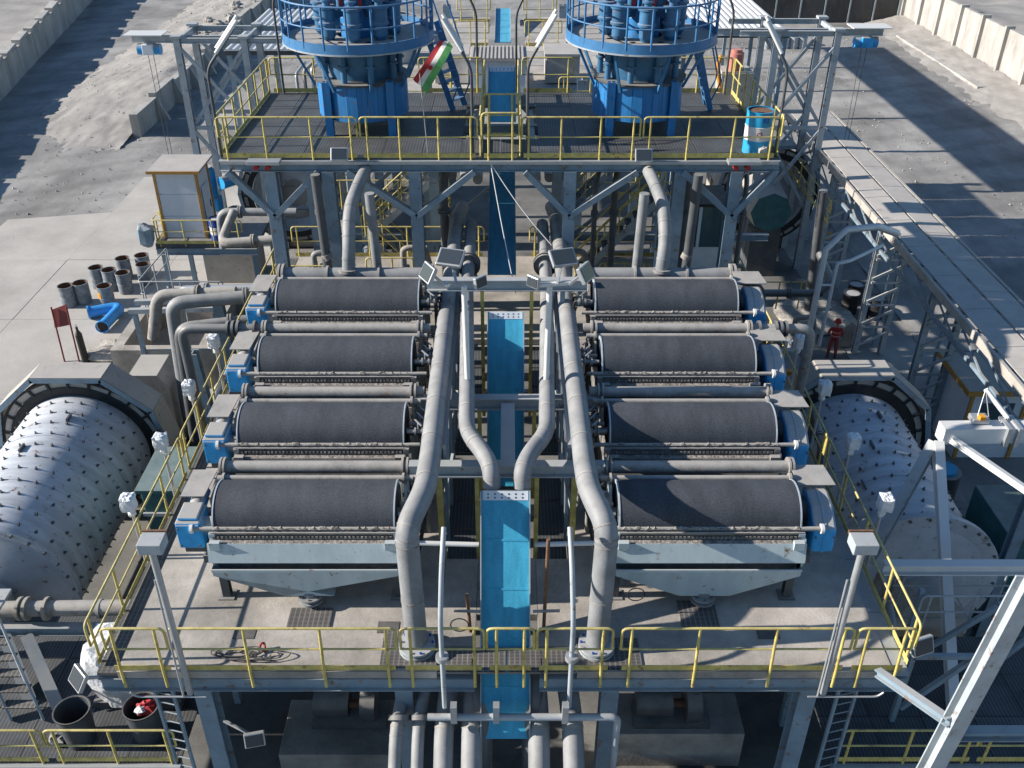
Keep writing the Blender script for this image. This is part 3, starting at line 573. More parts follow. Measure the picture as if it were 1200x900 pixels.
for s in (-1, 1):
    single(MB().tube(fillet([(s * .55, 12.9, -.8), (s * .5, 12.0, -1.1), (s * .48, 11.7, -1.9), (s * .5, 11.4, -2.9)], .4), .2, 16), 'elbow_pipe', 'pipe_dark', 'dark elbow pipe %s of the blue chute below the platform edge' % ('left' if s < 0 else 'right'), 'pipe')

# ------------------------------------------------------------------ ball mills
bolt_proto = None
def bolt_mesh():
    global bolt_proto
    if bolt_proto is None:
        me = bpy.data.meshes.new('bolt'); mb = MB().cyl((0, 0, 0), (0, 0, .03), .045, 6).cyl((0, 0, .03), (0, 0, .09), .022, 6)
        me.from_pydata(mb.v, [], mb.f); me.materials.append(MATS['bolt']); bolt_proto = bpy.data.objects.new('bolt', me)
    return bolt_proto
def mill(xc, yn, yg, zc, R, Rg, Rn, label, detail=True, guard_side=1, face=-1, bump_rows=11):
    t = thing('ball_mill', label, 'ball mill', (xc, (yn + yg) / 2, GZ)); O = V((xc, 0, zc))
    part(MB().lathe([(R, yn), (R, yg)], O, (0, 1, 0), 64), 'shell', 'mill_paint', t)
    # near flange, end head, trunnion
    e = part(MB().lathe([(R - .05, yn + .10), (Rn, yn + .10), (Rn, yn - .06), (R - .1, yn - .06)], O, (0, 1, 0), 64), 'end_flange', 'mill_paint', t)
    part(MB().lathe([(R - .1, yn - .06), (R * .55, yn - .2), (.5, yn - .28), (.5, yn - 1.0), (.0, yn - 1.0)], O, (0, 1, 0), 48), 'end_head', 'mill_paint', t)
    for k in range(28):
        a = 2 * PI * k / 28; p = O + V((math.cos(a) * (Rn - .09), yn - .06, math.sin(a) * (Rn - .09))); part(MB().cyl(p, p + V((0, -.05, 0)), .04, 6), 'bolt', 'bolt', e)
    # girth gear with slots, and sheet guard around it
    gm = MB(); n = 40
    gm.lathe([(R, yg - .04), (Rg - .22, yg - .04)], O, (0, 1, 0), 64); gm.lathe([(Rg - .02, yg - .06), (Rg - .02, yg + .42)], O, (0, 1, 0), 64); gm.lathe([(Rg - .22, yg - .06), (Rg - .22, yg + .42)], O, (0, 1, 0), 64)
    g = part(gm, 'girth_gear', 'gear_dark', t)
    part(MB().lathe([(Rg - .02, yg - .07), (Rg + .05, yg - .07), (Rg + .05, yg - .02), (Rg - .02, yg - .02)], O, (0, 1, 0), 64), 'gear_rim', 'gear_dark', g)
    for k in range(24):
        a0 = 2 * PI * k / 24; mb = MB()
        for q in (a0,):
            d = V((math.cos(q), 0, math.sin(q))); mb.beam(O + d * (Rg - .25) + V((0, yg - .05, 0)), O + d * (Rg) + V((0, yg - .05, 0)), .07, .05, (0, 1, 0))
        part(mb, 'gear_spoke', 'gear_dark', g)
    part(MB().lathe([(Rg - .21, yg + .0), (Rg - .03, yg + .0)], O, (0, 1, 0), 64), 'gear_web', 'cream', g)
    # octagonal guard plates over the top half
    prof = [(-.98, -.5), (-1.06, .05), (-.94, .58), (-.42, 1.03), (.42, 1.03), (.94, .58), (1.06, .05), (.98, -.5)]
    P_ = [(xc + a * (Rg + .05), zc + b * (Rg + .05)) for a, b in prof]
    for (x0, z0), (x1, z1) in zip(P_[:-1], P_[1:]):
        d = V((x1 - x0, 0, z1 - z0)).normalized(); nn = V((-d.z, 0, d.x))
        if nn.dot(V((x0 - xc, 0, z0 - zc))) < 0: nn = -nn
        part(MB().beam((x0, yg + .32, z0), (x1, yg + .32, z1), .9, .04, nn), 'guard_plate', 'guard', t)
        part(MB().beam((x0, yg - .12, z0 * 1), (x1, yg - .12, z1 * 1), .04, .16, nn, 0, -.06), 'guard_edge', 'steel', t)
    # outer spherical head, trunnions, bearings, plinths
    part(MB().lathe([(R, yg + .4), (R * .6, yg + .75), (.55, yg + .85), (.55, yg + 1.7), (0, yg + 1.7)], O, (0, 1, 0), 40), 'drive_head', 'mill_paint', t)
    for y in (yn - 1.0, yg + 1.2):
        part(MB().box(xc - .9, xc + .9, y - .4, y + .4, zc - 1.0, zc + .15).cyl((xc, y - .35, zc), (xc, y + .35, zc), .8, 20), 'bearing', 'guard', t)
        part(MB().box(xc - 1.3, xc + 1.3, y - .6, y + .6, GZ, zc - 1.0), 'plinth', 'concrete', t)
    for q in (.33, .66): part(MB().lathe([(R, yn + (yg - yn) * q - .03), (R + .012, yn + (yg - yn) * q - .03), (R + .012, yn + (yg - yn) * q + .03), (R, yn + (yg - yn) * q + .03)], O, (0, 1, 0), 64), 'shell_seam', 'mill_paint', t)
    # shell bolts, liner seams and manholes
    if detail:
        nb = 28; rows = bump_rows
        for j in range(rows):
            y = yn + .35 + (yg - yn - .75) * j / (rows - 1)
            for k in range(nb):
                a = 2 * PI * (k + .5 * (j % 2)) / nb
                if math.sin(a) < -.55: continue
                d = V((math.cos(a), 0, math.sin(a))); rot = d.to_track_quat('Z', 'Y').to_matrix().to_4x4()
                inst(bolt_mesh(), 'bolt', t, Matrix.Translation(O + V((0, y, 0)) + d * (R - .01) - t.location) @ rot)
        for k in range(3):
            y = yn + (yg - yn) * (.3 + .25 * k); a = PI / 2 + (.5 - .35 * k); d = V((math.cos(a), 0, math.sin(a)))
            part(MB().beam(O + V((0, y - .16, 0)) + d * (R + .05), O + V((0, y + .16, 0)) + d * (R + .05), .05, .1, d), 'lifting_lug', 'bolt', t)
    return t
mill(-12.8, 17.2, 23.1, -3, 1.92, 2.42, 2.02, 'big pale ball mill with studded shell at the left of the platform')
mill(10.2, 17.4, 23.2, -3, 1.92, 2.45, 2.18, 'big pale ball mill with studded shell in the shade right of the platform')
fm = mill(-10.6, 52.5, 44, -3, 1.9, 2.4, 2.0, 'far ball mill with a dark girth gear behind the left half of the upper deck', False)
f2 = mill(12.8, 52.5, 44, -3, 1.9, 2.4, 2.0, 'far ball mill with a dark girth gear behind the right end of the upper deck', False)
t = thing('trommel_cover', 'faceted trommel cover with a green end in front of the far right mill', 'trommel', (12.6, 41.5, -3))
part(MB().lathe([(0, 39.6), (.95, 39.6)], (12.2, 1.2, -2.6), (0, 1, 0), 8, False), 'end_plate', 'teal_box', t); part(MB().lathe([(.95, 39.6), (1.1, 42.2)], (12.2, 1.2, -2.6), (0, 1, 0), 8, False), 'cover', 'guard', t)
part(MB().box(11.5, 12.9, 41.1, 42.8, GZ, -3.6), 'stand', 'dark_steel', t)
t = thing('mill_drive', 'blue vertical motor and black gearbox beside the far left mill', 'motor', (-13.6, 42, -6))
part(MB().cyl((-13.6, 41, -1.9), (-13.6, 41, -.6), .36).cyl((-13.6, 41, -.6), (-13.6, 41, -.45), .28), 'motor', 'blue_machine', t); part(MB().box(-13.95, -13.2, 40.7, 41.4, -2.9, -1.9), 'gearbox', 'blue_machine', t, .05)
part(MB().cyl((-12.9, 40.6, -1.1), (-12.4, 41.2, -1.1), .28), 'side_motor', 'blue_machine', t); part(MB().box(-14.2, -11.8, 40.2, 42, GZ, -2.9), 'base', 'guard', t)
part(MB().cyl((-12.6, 39.8, -3.0), (-12.6, 41.2, -3.0), .62, 18).cyl((-12.6, 39.5, -3), (-12.6, 39.8, -3), .42), 'pinion_motor', 'gear_dark', t)
t = thing('hydraulic_cabinet', 'dark teal steel cabinet with ledge between the left mill and the platform', 'cabinet', (-8.7, 20, -6))
part(MB().box(-9.6, -8.0, 19.2, 21.0, -3.6, -1.55), 'body', 'teal_box', t, .03); part(MB().box(-9.7, -7.95, 19.1, 21.05, -1.549, -1.45), 'lid', 'teal_box', t); part(MB().box(-9.65, -7.98, 19.14, 19.2, -2.35, -2.25), 'ledge', 'steel_light', t); part(MB().box(-9.8, -7.9, 19, 21.2, GZ, -3.6), 'plinth', 'concrete', t)
t = thing('mill_motor_shed', 'angular dusty sheet housing behind the left mill guard', 'housing', (-11.2, 26, -6))
part(MB().prism([(-12.1, 25.0, -4), (-12.1, 25.0, -1.9), (-11.9, 25.0, -1.6), (-11.0, 25.0, -1.6), (-10.7, 25.0, -2.1), (-10.7, 25.0, -4)], (0, 1.3, 0)), 'housing', 'guard', t); part(MB().box(-12.3, -10.5, 24.9, 26.5, GZ, -4), 'plinth', 'dark_steel', t)
t = thing('pinion_guard', 'yellow perforated pinion guard disc behind the right side rail', 'guard', (9.2, 26, -6))
part(MB().cyl((8.9, 25.2, -2.2), (8.9, 25.4, -2.2), .62, 24), 'disc', 'orange', t)
for k in range(10): part(MB().cyl((8.9 + .45 * math.cos(k * .628), 25.17, -2.2 + .45 * math.sin(k * .628)), (8.9 + .45 * math.cos(k * .628), 25.2, -2.2 + .45 * math.sin(k * .628)), .06, 8), 'hole', 'black', t)
part(MB().cyl((8.9, 25.12, -2.2), (8.9, 25.2, -2.2), .16), 'hub', 'black', t); part(MB().box(7.9, 10, 25.41, 27.6, GZ, -2.4), 'motor_base', 'dark_steel', t)

# ------------------------------------------------------------------ upper deck with cyclone clusters
UZ, UY0, UY1, UX0, UX1 = 5.4, 25.05, 31.6, -7.9, 7.5
ud = thing('upper_deck', 'upper steel deck with dark grating floor on blue-grey columns', 'platform', (0, 28, 0))
k = 0
for i in range(14):
    for j in range(4):
        x0 = UX0 + .05 + i * 1.097; y0 = UY0 + .05 + j * 1.63
        if -.9 < x0 + .5 < .6 and j in (1, 2): continue
        part(MB().box(x0, x0 + 1.085, y0, y0 + 1.61, UZ - .05, UZ + random.uniform(-.004, .004)), 'grating_panel', 'grating', ud)
for y in (UY0, UY0 + 3.2, UY1): part(MB().ibeam((UX0, y, UZ - .2), (UX1, y, UZ - .2), .2, .3), 'deck_beam', 'steel', ud)
for x in (UX0 + .1, -4.2, -.95, .75, 3.9, UX1 - .1): part(MB().ibeam((x, UY0 + .1, UZ - .22), (x, UY1 - .1, UZ - .22), .16, .28), 'joist', 'steel', ud)
for y in (UY0 + .05, UY1 - .1):
    for x in (-6.55, -4.95, -2.55, 1.75, 4.8, 6.35):
        part(MB().ibeam((x, y, GZ if abs(x) > 7 else 0), (x, y, UZ - .36), .34, .34, .035, (0, 1, 0)), 'column', 'steel', ud)
    for a, b, c in ((-6.55, -5.2, -7.7), (-2.55, -4.4, -.9), (1.75, 3.6, .5), (6.35, 4.85, 7.4)):
        for e in (b, c): part(MB().beam((a, y - .12, 3.75), (e, y - .12, UZ - .35), .2, .16), 'knee_brace', 'steel', ud)
part(MB().box(-7.85, 7.45, UY0 - .12, UY0 - .1, UZ - .14, UZ - .06), 'cable_tray', 'galv', ud)
for sx, x in (('left', -6.6), ('right', 6.45)):
    t = thing('junction_box', 'pale junction box with red bells on the %s front column of the upper deck' % sx, 'box', (x, UY0 - .25, UZ - .1))
    part(MB().box(x - .45, x + .45, UY0 - .45, UY0 - .12, UZ - .05, UZ + .05), 'cover', 'galv', t, .01)
    for d in (-.22, .1): part(MB().cyl((x + d, UY0 - .42, UZ - .14), (x + d, UY0 - .22, UZ - .14), .07, 10), 'bell', 'red', t)
for a, b, l in ((-7.82, -4.05, 'left end length'), (-3.97, -.80, 'length left of the blue chute'), (.41, 3.6, 'length right of the blue chute'), (3.69, 7.36, 'right end length')):
    rail([(a, UY0), (b, UY0)], UZ, 'yellow front rail of the upper deck, ' + l, 1.13, sp=1.2, drop=.1)
rail([(-.68, UY0 - .02), (.33, UY0 - .02)], UZ, 'taller yellow gate frame at the blue chute on the upper deck', 1.25, sp=1.0)
rail([(-.68, UY0 + 1.8), (.33, UY0 + 1.8)], UZ, 'rear yellow gate bar behind the upper blue chute', 1.25, sp=1.0)
for x in (-.72, .37): rail([(x, UY0 + .05), (x, UY1 - .3)], UZ, 'yellow rail along the %s edge of the upper chute opening' % ('left' if x < 0 else 'right'), 1.15, sp=1.6)
for x, nm in ((UX0 + .05, 'left'), (UX1 - .05, 'right')): rail([(x, UY0 + .08), (x, UY1 - .05)], UZ, 'yellow rail along the %s end of the upper deck' % nm, 1.13, sp=.95, kick=True)
for a, b, l in ((UX0 + .1, -4.9, 'left corner'), (-2.9, -.8, 'left of centre'), (.5, 2.2, 'right of centre'), (5.2, UX1 - .1, 'right corner')):
    rail([(a, UY1), (b, UY1)], UZ, 'yellow rear rail of the upper deck, ' + l, 1.13, sp=1.2)
def cyclone(cx, cy, nm):
    t = thing('cyclone_cluster', 'blue hydrocyclone cluster with railed ring platform, %s of two' % nm, 'hydrocyclone', (cx, cy, UZ)); zt = 6.85; R = 1.32; zp = 8.02
    # octagonal-ish lower tub with staves
    n = 28
    for k in range(n):
        a0, a1 = 2 * PI * k / n + .004, 2 * PI * (k + 1) / n - .004
        pts = [(cx + r * math.cos(a), cy + r * math.sin(a)) for r, a in ((R, a0), (R, a1), (R - .05, a1), (R - .05, a0))]
        part(MB().prism([(x, y, 5.85 + .0) for x, y in pts], (0, 0, zt - 5.85)), 'tub_panel', 'cyclone_blue', t)
    part(MB().lathe([(0, 6.3), (R - .06, 6.3)], (cx, cy, 0), (0, 0, 1), 28), 'tub_floor', 'dark_steel', t)
    part(MB().lathe([(.85, zt - .12), (R + .07, zt + .0), (R + .07, zt + .06), (.85, zt + .05)], (cx, cy, 0), (0, 0, 1), 36), 'tub_rim', 'dark_steel', t)
    for a in (-2.25, -.85, .85, 2.25):
        x, y = cx + 1.4 * math.cos(a), cy + 1.4 * math.sin(a)
        part(MB().ibeam((x, y, UZ), (x, y, zt + .1), .22, .2, .03, (0, 1, 0)), 'leg', 'cyclone_blue', t)
    part(MB().lathe([(.78, 6.5), (1.0, 7.2), (1.05, 7.95)], (cx, cy, 0), (0, 0, 1), 36), 'inner_launder', 'cyclone_teal', t)
    for k in range(9):
        a = 2 * PI * k / 9 + .2; x, y = cx + 1.12 * math.cos(a), cy + 1.12 * math.sin(a)
        part(MB().cyl((x, y, 6.8), (x, y, zp), .09, 12).flange((x, y, 7.35), (0, 0, 1), .15), 'apex_pipe', 'cyclone_teal', t)
    for k in range(8):
        a = 2 * PI * k / 8 + .3; x, y = math.cos(a), math.sin(a)
        part(MB().beam((cx + 1.38 * x, cy + 1.38 * y, 6.7), (cx + 2.0 * x, cy + 2.0 * y, zp - .05), .07, .07), 'bracket', 'rail_blue', t)
    # ring platform
    part(MB().lathe([(.6, zp), (2.1, zp), (2.1, zp - .05), (.6, zp - .05)], (cx, cy, 0), (0, 0, 1), 48), 'ring_floor', 'dusty_steel', t)
    part(MB().lathe([(2.12, zp - .1), (2.12, zp + .16), (2.15, zp + .16), (2.15, zp - .1)], (cx, cy, 0), (0, 0, 1), 48), 'kick_ring', 'rail_blue', t)
    part(MB().lathe([(2.0, zp - .14), (2.17, zp - .14), (2.17, zp - .1), (2.0, zp - .1)], (cx, cy, 0), (0, 0, 1), 48), 'ring_channel', 'steel_light', t)
    for hz, r in ((1.1, .028), (.55, .022)):
        part(MB().tube([(cx + 2.13 * math.cos(2 * PI * k / 48), cy + 2.13 * math.sin(2 * PI * k / 48), zp + hz) for k in range(49)], r, 8, False), 'ring_rail', 'rail_blue', t)
    for k in range(20):
        a = 2 * PI * k / 20; x, y = cx + 2.13 * math.cos(a), cy + 2.13 * math.sin(a)
        part(MB().cyl((x, y, zp), (x, y, zp + 1.1), .03, 8), 'ring_post', 'rail_blue', t)
    # cyclones with U bends to the central distributor
    part(MB().lathe([(.5, zp - .3), (.5, zp + .5), (.32, zp + .8), (.32, zp + 1.8)], (cx, cy, 0), (0, 0, 1), 28), 'distributor', 'cyclone_blue', t)
    for k in range(8):
        a = 2 * PI * k / 8 - PI / 2; x, y = cx + 1.02 * math.cos(a), cy + 1.02 * math.sin(a)
        c = part(MB().lathe([(.13, zp), (.2, zp + .12), (.2, zp + .4), (.26, zp + .42), (.26, zp + .48), (.22, zp + .5), (.22, zp + .82), (.27, zp + .84), (.27, zp + .9), (0, zp + .9)], (x, y, 0), (0, 0, 1), 18), 'cyclone', 'cyclone_teal', t)
        xi_, yi_ = cx + .55 * math.cos(a), cy + .55 * math.sin(a)
        part(MB().tube(fillet([(x, y, zp + .88), (x, y, zp + 1.45), (xi_, yi_, zp + 1.45), (xi_, yi_, zp + .7)], .25, 5), .11, 12).flange((x, y, zp + 1.05), (0, 0, 1), .17), 'overflow_bend', 'cyclone_teal', c)
        part(MB().beam((x, y, zp + .65), (cx + .4 * math.cos(a), cy + .4 * math.sin(a), zp + .65), .13, .2), 'inlet', 'cyclone_teal', c)
        part(MB().cyl((cx + .72 * math.cos(a + .3), cy + .72 * math.sin(a + .3), zp + .8), (cx + .72 * math.cos(a + .3), cy + .72 * math.sin(a + .3), zp + 1.5), .05, 8), 'knife_valve', 'red', t)
    return t
cyclone(-4.25, 28.1, 'the left one'); cyclone(3.85, 28.1, 'the right one')
# blue ladders stairs to the ring platforms
for cx, nm, sgn in ((-4.25, 'left', 1), (3.85, 'right', 1)):
    t = thing('blue_stair', 'steep blue steel stair up to the %s ring platform' % nm, 'stairs', (cx + 2.4, 29.5, UZ))
    a0, a1 = V((cx + 2.55, 29.6, UZ)), V((cx + 1.75, 29.4, 8.0)); wv = V((-.0, .62, 0)) if nm == 'right' else V((.35, .55, 0))
    for o in (V((0, 0, 0)), wv):
        part(MB().beam(a0 + o, a1 + o, .05, .18), 'stringer', 'rail_blue', t)
        part(MB().tube(fillet([a0 + o + V((0, 0, .3)), a0 + o + V((.25, 0, .9)), a1 + o + V((.25, 0, .9))], .2), .025, 8), 'handrail', 'rail_blue', t)
    for k in range(1, 9):
        p = a0.lerp(a1, k / 9); part(MB().beam(p, p + wv, .2, .03), 'tread', 'rail_blue', t)
# drum, flag, lamps on the upper deck
def barrel(x, y, z, cols, label, h=.9, r=.3, group=None, lid='steel_light', open_=False, letters=False):
    t = thing('barrel', label, 'barrel', (x, y, z), group); n = len(cols)
    for k, m in enumerate(cols):
        z0, z1 = z + h * k / n, z + h * (k + 1) / n
        part(MB().lathe([(r, z0), (r, z1 - .03), (r + .012, z1 - .015), (r, z1)], (x, y, 0), (0, 0, 1), 24), 'body_band', m, t)
    if open_: part(MB().lathe([(r, z + h), (r - .015, z + h), (r - .015, z + .1), (0, z + .1)], (x, y, 0), (0, 0, 1), 24), 'inside', 'rust', t)
    else: part(MB().lathe([(r, z + h - .02), (0, z + h - .02)], (x, y, 0), (0, 0, 1), 24), 'lid', lid, t)
    part(MB().lathe([(r - .02, z + h), (r + .015, z + h), (r + .015, z + h + .02), (r - .02, z + h + .02)], (x, y, 0), (0, 0, 1), 24), 'rim', cols[-1], t)
    return t
b = barrel(6.93, 25.62, UZ, ['barrel_cyan', 'flag_white', 'barrel_cyan'], 'cyan and white steel drum at the right front corner of the upper deck', 1.15, .36, None, 'rust')
def text(body, size, loc, rot, m, parent, name='lettering'):
    cu = bpy.data.curves.new(name, 'FONT'); cu.body = body; cu.size = size; cu.extrude = .003; cu.align_x = 'CENTER'
    o = bpy.data.objects.new(name, cu); dg = bpy.context.evaluated_depsgraph_get(); sc.collection.objects.link(o); dg.update()
    me = bpy.data.meshes.new_from_object(o.evaluated_get(dg)); bpy.data.objects.remove(o)
    o = bpy.data.objects.new(name, me); sc.collection.objects.link(o); me.materials.clear(); me.materials.append(MATS[m]); o.parent = parent
    o.location = V(loc) - wloc(parent); o.rotation_euler = rot; return o
text('82', .2, (7.02, 25.62 - .362, UZ + .9), (PI / 2, 0, .22), 'barrel_blue', b)
part(MB().lathe([(.05, 0), (.075, 0), (.075, .01), (.05, .01), (.05, 0)], (6.9, 25.62 - .372, UZ + .57), (0, 1, 0), 16), 'emblem', 'red', b)
single(lumpy((7.05, 25.2, UZ + .12), .14, .12, .14, 5, 8, 6, .2), 'rag_bundle', 'cream', 'pale bundle at the foot of the cyan drum', 'bundle')
t = thing('flag', 'green, white and red flag on a thin pole on the upper deck', 'flag', (-2.2, 25.5, UZ))
part(MB().cyl((-2.2, 25.5, UZ), (-2.33, 25.5, 7.7), .012, 6), 'pole', 'galv', t)
def fl(u, v): return V((-2.32 + .02 + u * .62 - v * .06 * 1, 25.5 + .10 * math.sin(u * 7) * u + .05 * math.sin(v * 4), 7.35 + u * 1.05 + v * .42 * (1 - .25 * u) + .05 * math.sin(u * 6 + v * 2)))
for k, m in enumerate(('green', 'flag_white', 'red')):
    mb = MB(); n = 12; vs = []
    for i in range(n + 1):
        for j in (0, 1, 2):
            p = fl(i / n, 0); a = V((.52, 0, -.22)); vv = (k + j / 2) / 3; q = V((-2.36 + .75 * (i / n) + .34 * (1 - vv) - .15, 25.5 + .10 * math.sin(i / n * 7 + vv * 2) * (.3 + i / n), 7.45 + 1.0 * (i / n) - .45 * (1 - vv) * (1 - .5 * i / n) + .05 * math.sin(vv * 5))); vs.append(q)
    mb.add(vs, [(3 * i + j, 3 * i + 3 + j, 3 * i + 4 + j, 3 * i + 1 + j) for i in range(n) for j in range(2)], True); o = part(mb, 'stripe', m, t)
part(MB().flange((-2.02, 25.36, 7.75), (0, 1, .2), .07, .01, 12), 'emblem', 'red', t)
def lamp_pole(x, y, z, ztop, dx, label, m='dark_steel', tubes=True):
    t = thing('lamp_pole', label, 'lamp post', (x, y, z))
    part(MB().tube(fillet([(x, y, z), (x, y, ztop), (x + dx * .95, y + .1, ztop + 1.0)], .25), .04, 10), 'pole', m, t)
    for o in (0, .1): part(MB().cyl((x + dx * .35, y + o, ztop + .42 + o), (x + dx * 1.1, y + .1 + o, ztop + 1.2 + o), .05, 10), 'tube_lamp', 'white_paint', t)
lamp_pole(-7.85, 25.15, UZ, 7.75, .85, 'bent dark lamp pole at the front left corner of the upper deck')
lamp_pole(-.93, 25.12, UZ, 7.8, -.65, 'bent lamp pole left of the upper blue chute, leaning left')
lamp_pole(.55, 25.12, UZ, 7.9, .65, 'bent lamp pole right of the upper blue chute, leaning right')
lamp_pole(7.42, 25.35, UZ, 7.7, -.65, 'bent lamp pole at the front right corner of the upper deck')
lamp_pole(-.98, 31.7, UZ, 7.9, -.5, 'rear lamp pole left of the blue chute line'); lamp_pole(.30, 31.7, UZ, 7.9, .55, 'rear lamp pole right of the blue chute line')
lamp_pole(-7.4, 31.5, UZ, 8.3, .6, 'dark lamp pole at the rear left corner of the upper deck'); lamp_pole(7.2, 31.4, UZ, 8.0, -.5, 'lamp pole at the rear right corner of the upper deck')
def flood(c, aim, label, sz=.32, group=None, arm=None):
    t = thing('floodlight', label, 'floodlight', c, group); c = V(c); d = V(aim).normalized()
    part(MB().beam(c, c + d * .09, sz * 1.3, sz, (0, 0, 1)), 'housing', 'galv', t, .015)
    part(MB().beam(c + d * .092, c + d * .1, sz * 1.12, sz * .82, (0, 0, 1)), 'lens', 'lamp_glass', t)
    part(MB().beam(c - d * .06, c, sz * .8, sz * .6), 'heat_sink', 'galv', t)
    if arm: part(MB().beam(c - d * .05, arm, .05, .05), 'arm', 'galv', t)
flood((-4.55, 24.9, UZ + .15), (0, -.8, .5), 'black-faced floodlight on the front beam of the upper deck, left', .36); flood((3.72, 24.9, UZ + .12), (0, -.8, .5), 'black-faced floodlight on the front beam of the upper deck, right', .36)
# floodlight masts over the aisle
for s, nm in ((-1, 'left'), (1, 'right')):
    x0 = s * .86; y0 = 17.5
    t = thing('light_mast', 'white steel mast with cross arm beside the middle blue chute, %s side' % nm, 'mast', (x0, y0, 2.3))
    part(MB().cyl((x0, y0, 2.5), (x0 + s * .03, y0 + .05, 5.25), .06, 12), 'pole', 'white_paint', t); part(MB().box(x0 - .14, x0 + .14, y0 - .14, y0 + .14, 2.5, 2.53), 'base_plate', 'white_paint', t)
    part(MB().beam((x0 - .35, y0, 5.28), (x0 + s * .45, y0 + .1, 5.3), .09, .07), 'cross_arm', 'white_paint', t)
    for k, (o, a) in enumerate(((V((s * .3, .35, .42)), (s * .15, -.5, .85)), (V((s * .72, -.05, .28)), (s * .8, -.45, .5)), (V((-s * .28, -.05, .1)), (-s * .5, -.5, .1)))):
        c = V((x0, y0, 5.3)) + o
        flood(c, a, 'aisle floodlight on the %s mast, %s' % (nm, ['upper large one', 'outward one', 'small inward one'][k]), (.42, .36, .24)[k], None, V((x0, y0, 5.3)) + V((o.x * .6, 0, 0)))
# light poles at the front corners with boxes
for s, nm, x in ((-1, 'left', -5.95), (1, 'right', 5.95)):
    t = thing('light_pole', 'galvanised pole with a pale lamp box leaning over the %s front of the platform' % nm, 'lamp post', (x, 11.75, -.35))
    part(MB().cyl((x, 11.78, -.4), (x + s * .02, 11.8, 3.2), .06, 12), 'pole', 'galv', t); part(MB().cyl((x - .12, 11.72, -.4), (x - .1, 11.8, 2.5), .02, 8), 'conduit', 'galv', t)
    part(MB().box(x - .19, x + .22, 11.65, 11.99, 3.2, 3.42), 'lamp_box', 'steel_light', t, .015); part(MB().box(x - .19, x + .22, 11.992, 12.03, 3.36, 3.44), 'box_lid', 'rust', t)
    part(MB().tube(fillet([(x - .3 * s, 11.72, -.42), (x - 2.0 * -s * .5, 11.72, -.42), (x - 2.0 * -s * .55, 11.72, -.3)], .1), .02, 8), 'conduit_run', 'galv', t)
flood((-8.0, 11.9, -.12), (-.6, -.6, .6), 'floodlight hung at the front left corner of the platform', .36, None, (-7.6, 12.0, -.2)); flood((8.0, 12.6, -.0), (.3, -.85, .4), 'floodlight on a bracket at the front right corner of the platform', .36, None, (7.6, 12.4, -.3))
flood((-4.9, 11.7, -1.6), (.2, -.9, .3), 'floodlight below the deck by the left front column', .3, None, (-5.6, 12.1, -1.6))
# plastic-wrapped lamps along the side rails
for s, nm in ((-1, 'left'), (1, 'right')):
    for k, y in enumerate((15.1, 17.25, 19.5, 21.8)):
        t = thing('wrapped_lamp', 'lamp wrapped in white plastic on the %s side rail, %s from the front' % (nm, ['first', 'second', 'third', 'fourth'][k]), 'lamp', (s * 7.85, y, 0), 'wrapped lamps on the side rails')
        part(MB().cyl((s * 7.82, y, -.3), (s * 7.82, y, 1.25), .035, 10), 'pole', 'galv', t); part(lumpy((s * 7.85, y, 1.48), .155, .155, .19, k * 3 + s, 14, 10, .07, .8), 'wrapping', 'wrap', t)
        part(lumpy((s * 7.83, y, 1.2), .08, .08, .1, k + 40, 8, 5, .2, .1), 'tied_end', 'wrap', t)

# ------------------------------------------------------------------ conveyor gallery on the right
cg = thing('conveyor_gallery', 'long covered conveyor gallery with pale sheet covers at the right of the plant', 'conveyor', (15.4, 33, 0))
for k in range(25):
    y0 = 18 + 1.2 * k
    part(MB().prism([(14.45, y0, -.02), (15.42, y0, .03), (15.42, y0 + 1.185, .03), (14.45, y0 + 1.185, -.02)], (0, 0, .03 + .006 * (k % 2))), 'cover_sheet', 'cream', cg)
    part(MB().prism([(15.52, y0, .03), (16.45, y0, -.02), (16.45, y0 + 1.185, -.02), (15.52, y0 + 1.185, .03)], (0, 0, .03 + .006 * ((k + 1) % 2))), 'cover_sheet', 'cream', cg)
    part(MB().beam((14.3, y0 + .6, -.45), (16.6, y0 + .6, -.45), .08, .1), 'cross_member', 'steel', cg)
part(MB().beam((14.3, 18, -.15), (14.3, 48, -.15), .1, .3), 'side_channel', 'guard', cg); part(MB().beam((16.6, 18, -.15), (16.6, 48, -.15), .1, .3), 'side_channel', 'guard', cg)
for y in range(18, 47, 2): part(MB().beam((14.32, y, -1.0), (14.32, y + 2, -.3), .05, .05), 'truss_brace', 'steel', cg)
part(MB().beam((14.3, 18, -1.0), (14.3, 48, -1.0), .1, .12), 'bottom_chord', 'steel', cg); part(MB().beam((16.6, 18, -1.0), (16.6, 48, -1.0), .1, .12), 'bottom_chord', 'steel', cg)
for k, (y, nm) in enumerate(((45.5, 'far'), (40, 'second'), (33.8, 'middle'), (28.5, 'near'))):
    t = thing('conveyor_trestle', 'pale lattice trestle carrying the conveyor gallery, %s one' % nm, 'trestle', (15.3, y, GZ), 'conveyor trestles')
    for x in (14.5, 15.6): part(MB().ibeam((x, y, GZ), (x, y, -.5), .2, .22, .03, (0, 1, 0)), 'leg', 'steel_light', t)
    for x in (14.95, 15.55): part(MB().beam((x, y + .8, GZ), (x, y + .8, -1), .08, .1), 'rear_leg', 'steel', t)
    for j in range(5):
        z = GZ + .5 + j * 1.0; part(MB().beam((14.5, y - .14, z), (15.6, y - .14, z + .6), .06, .11), 'diagonal', 'steel_light', t); part(MB().beam((14.5, y - .13, z + .85), (15.6, y - .13, z + .85), .06, .09), 'rung', 'steel_light', t)
t = thing('square_duct', 'pale angular duct frame stepping down beside the conveyor gallery', 'duct', (11, 29.3, -1))
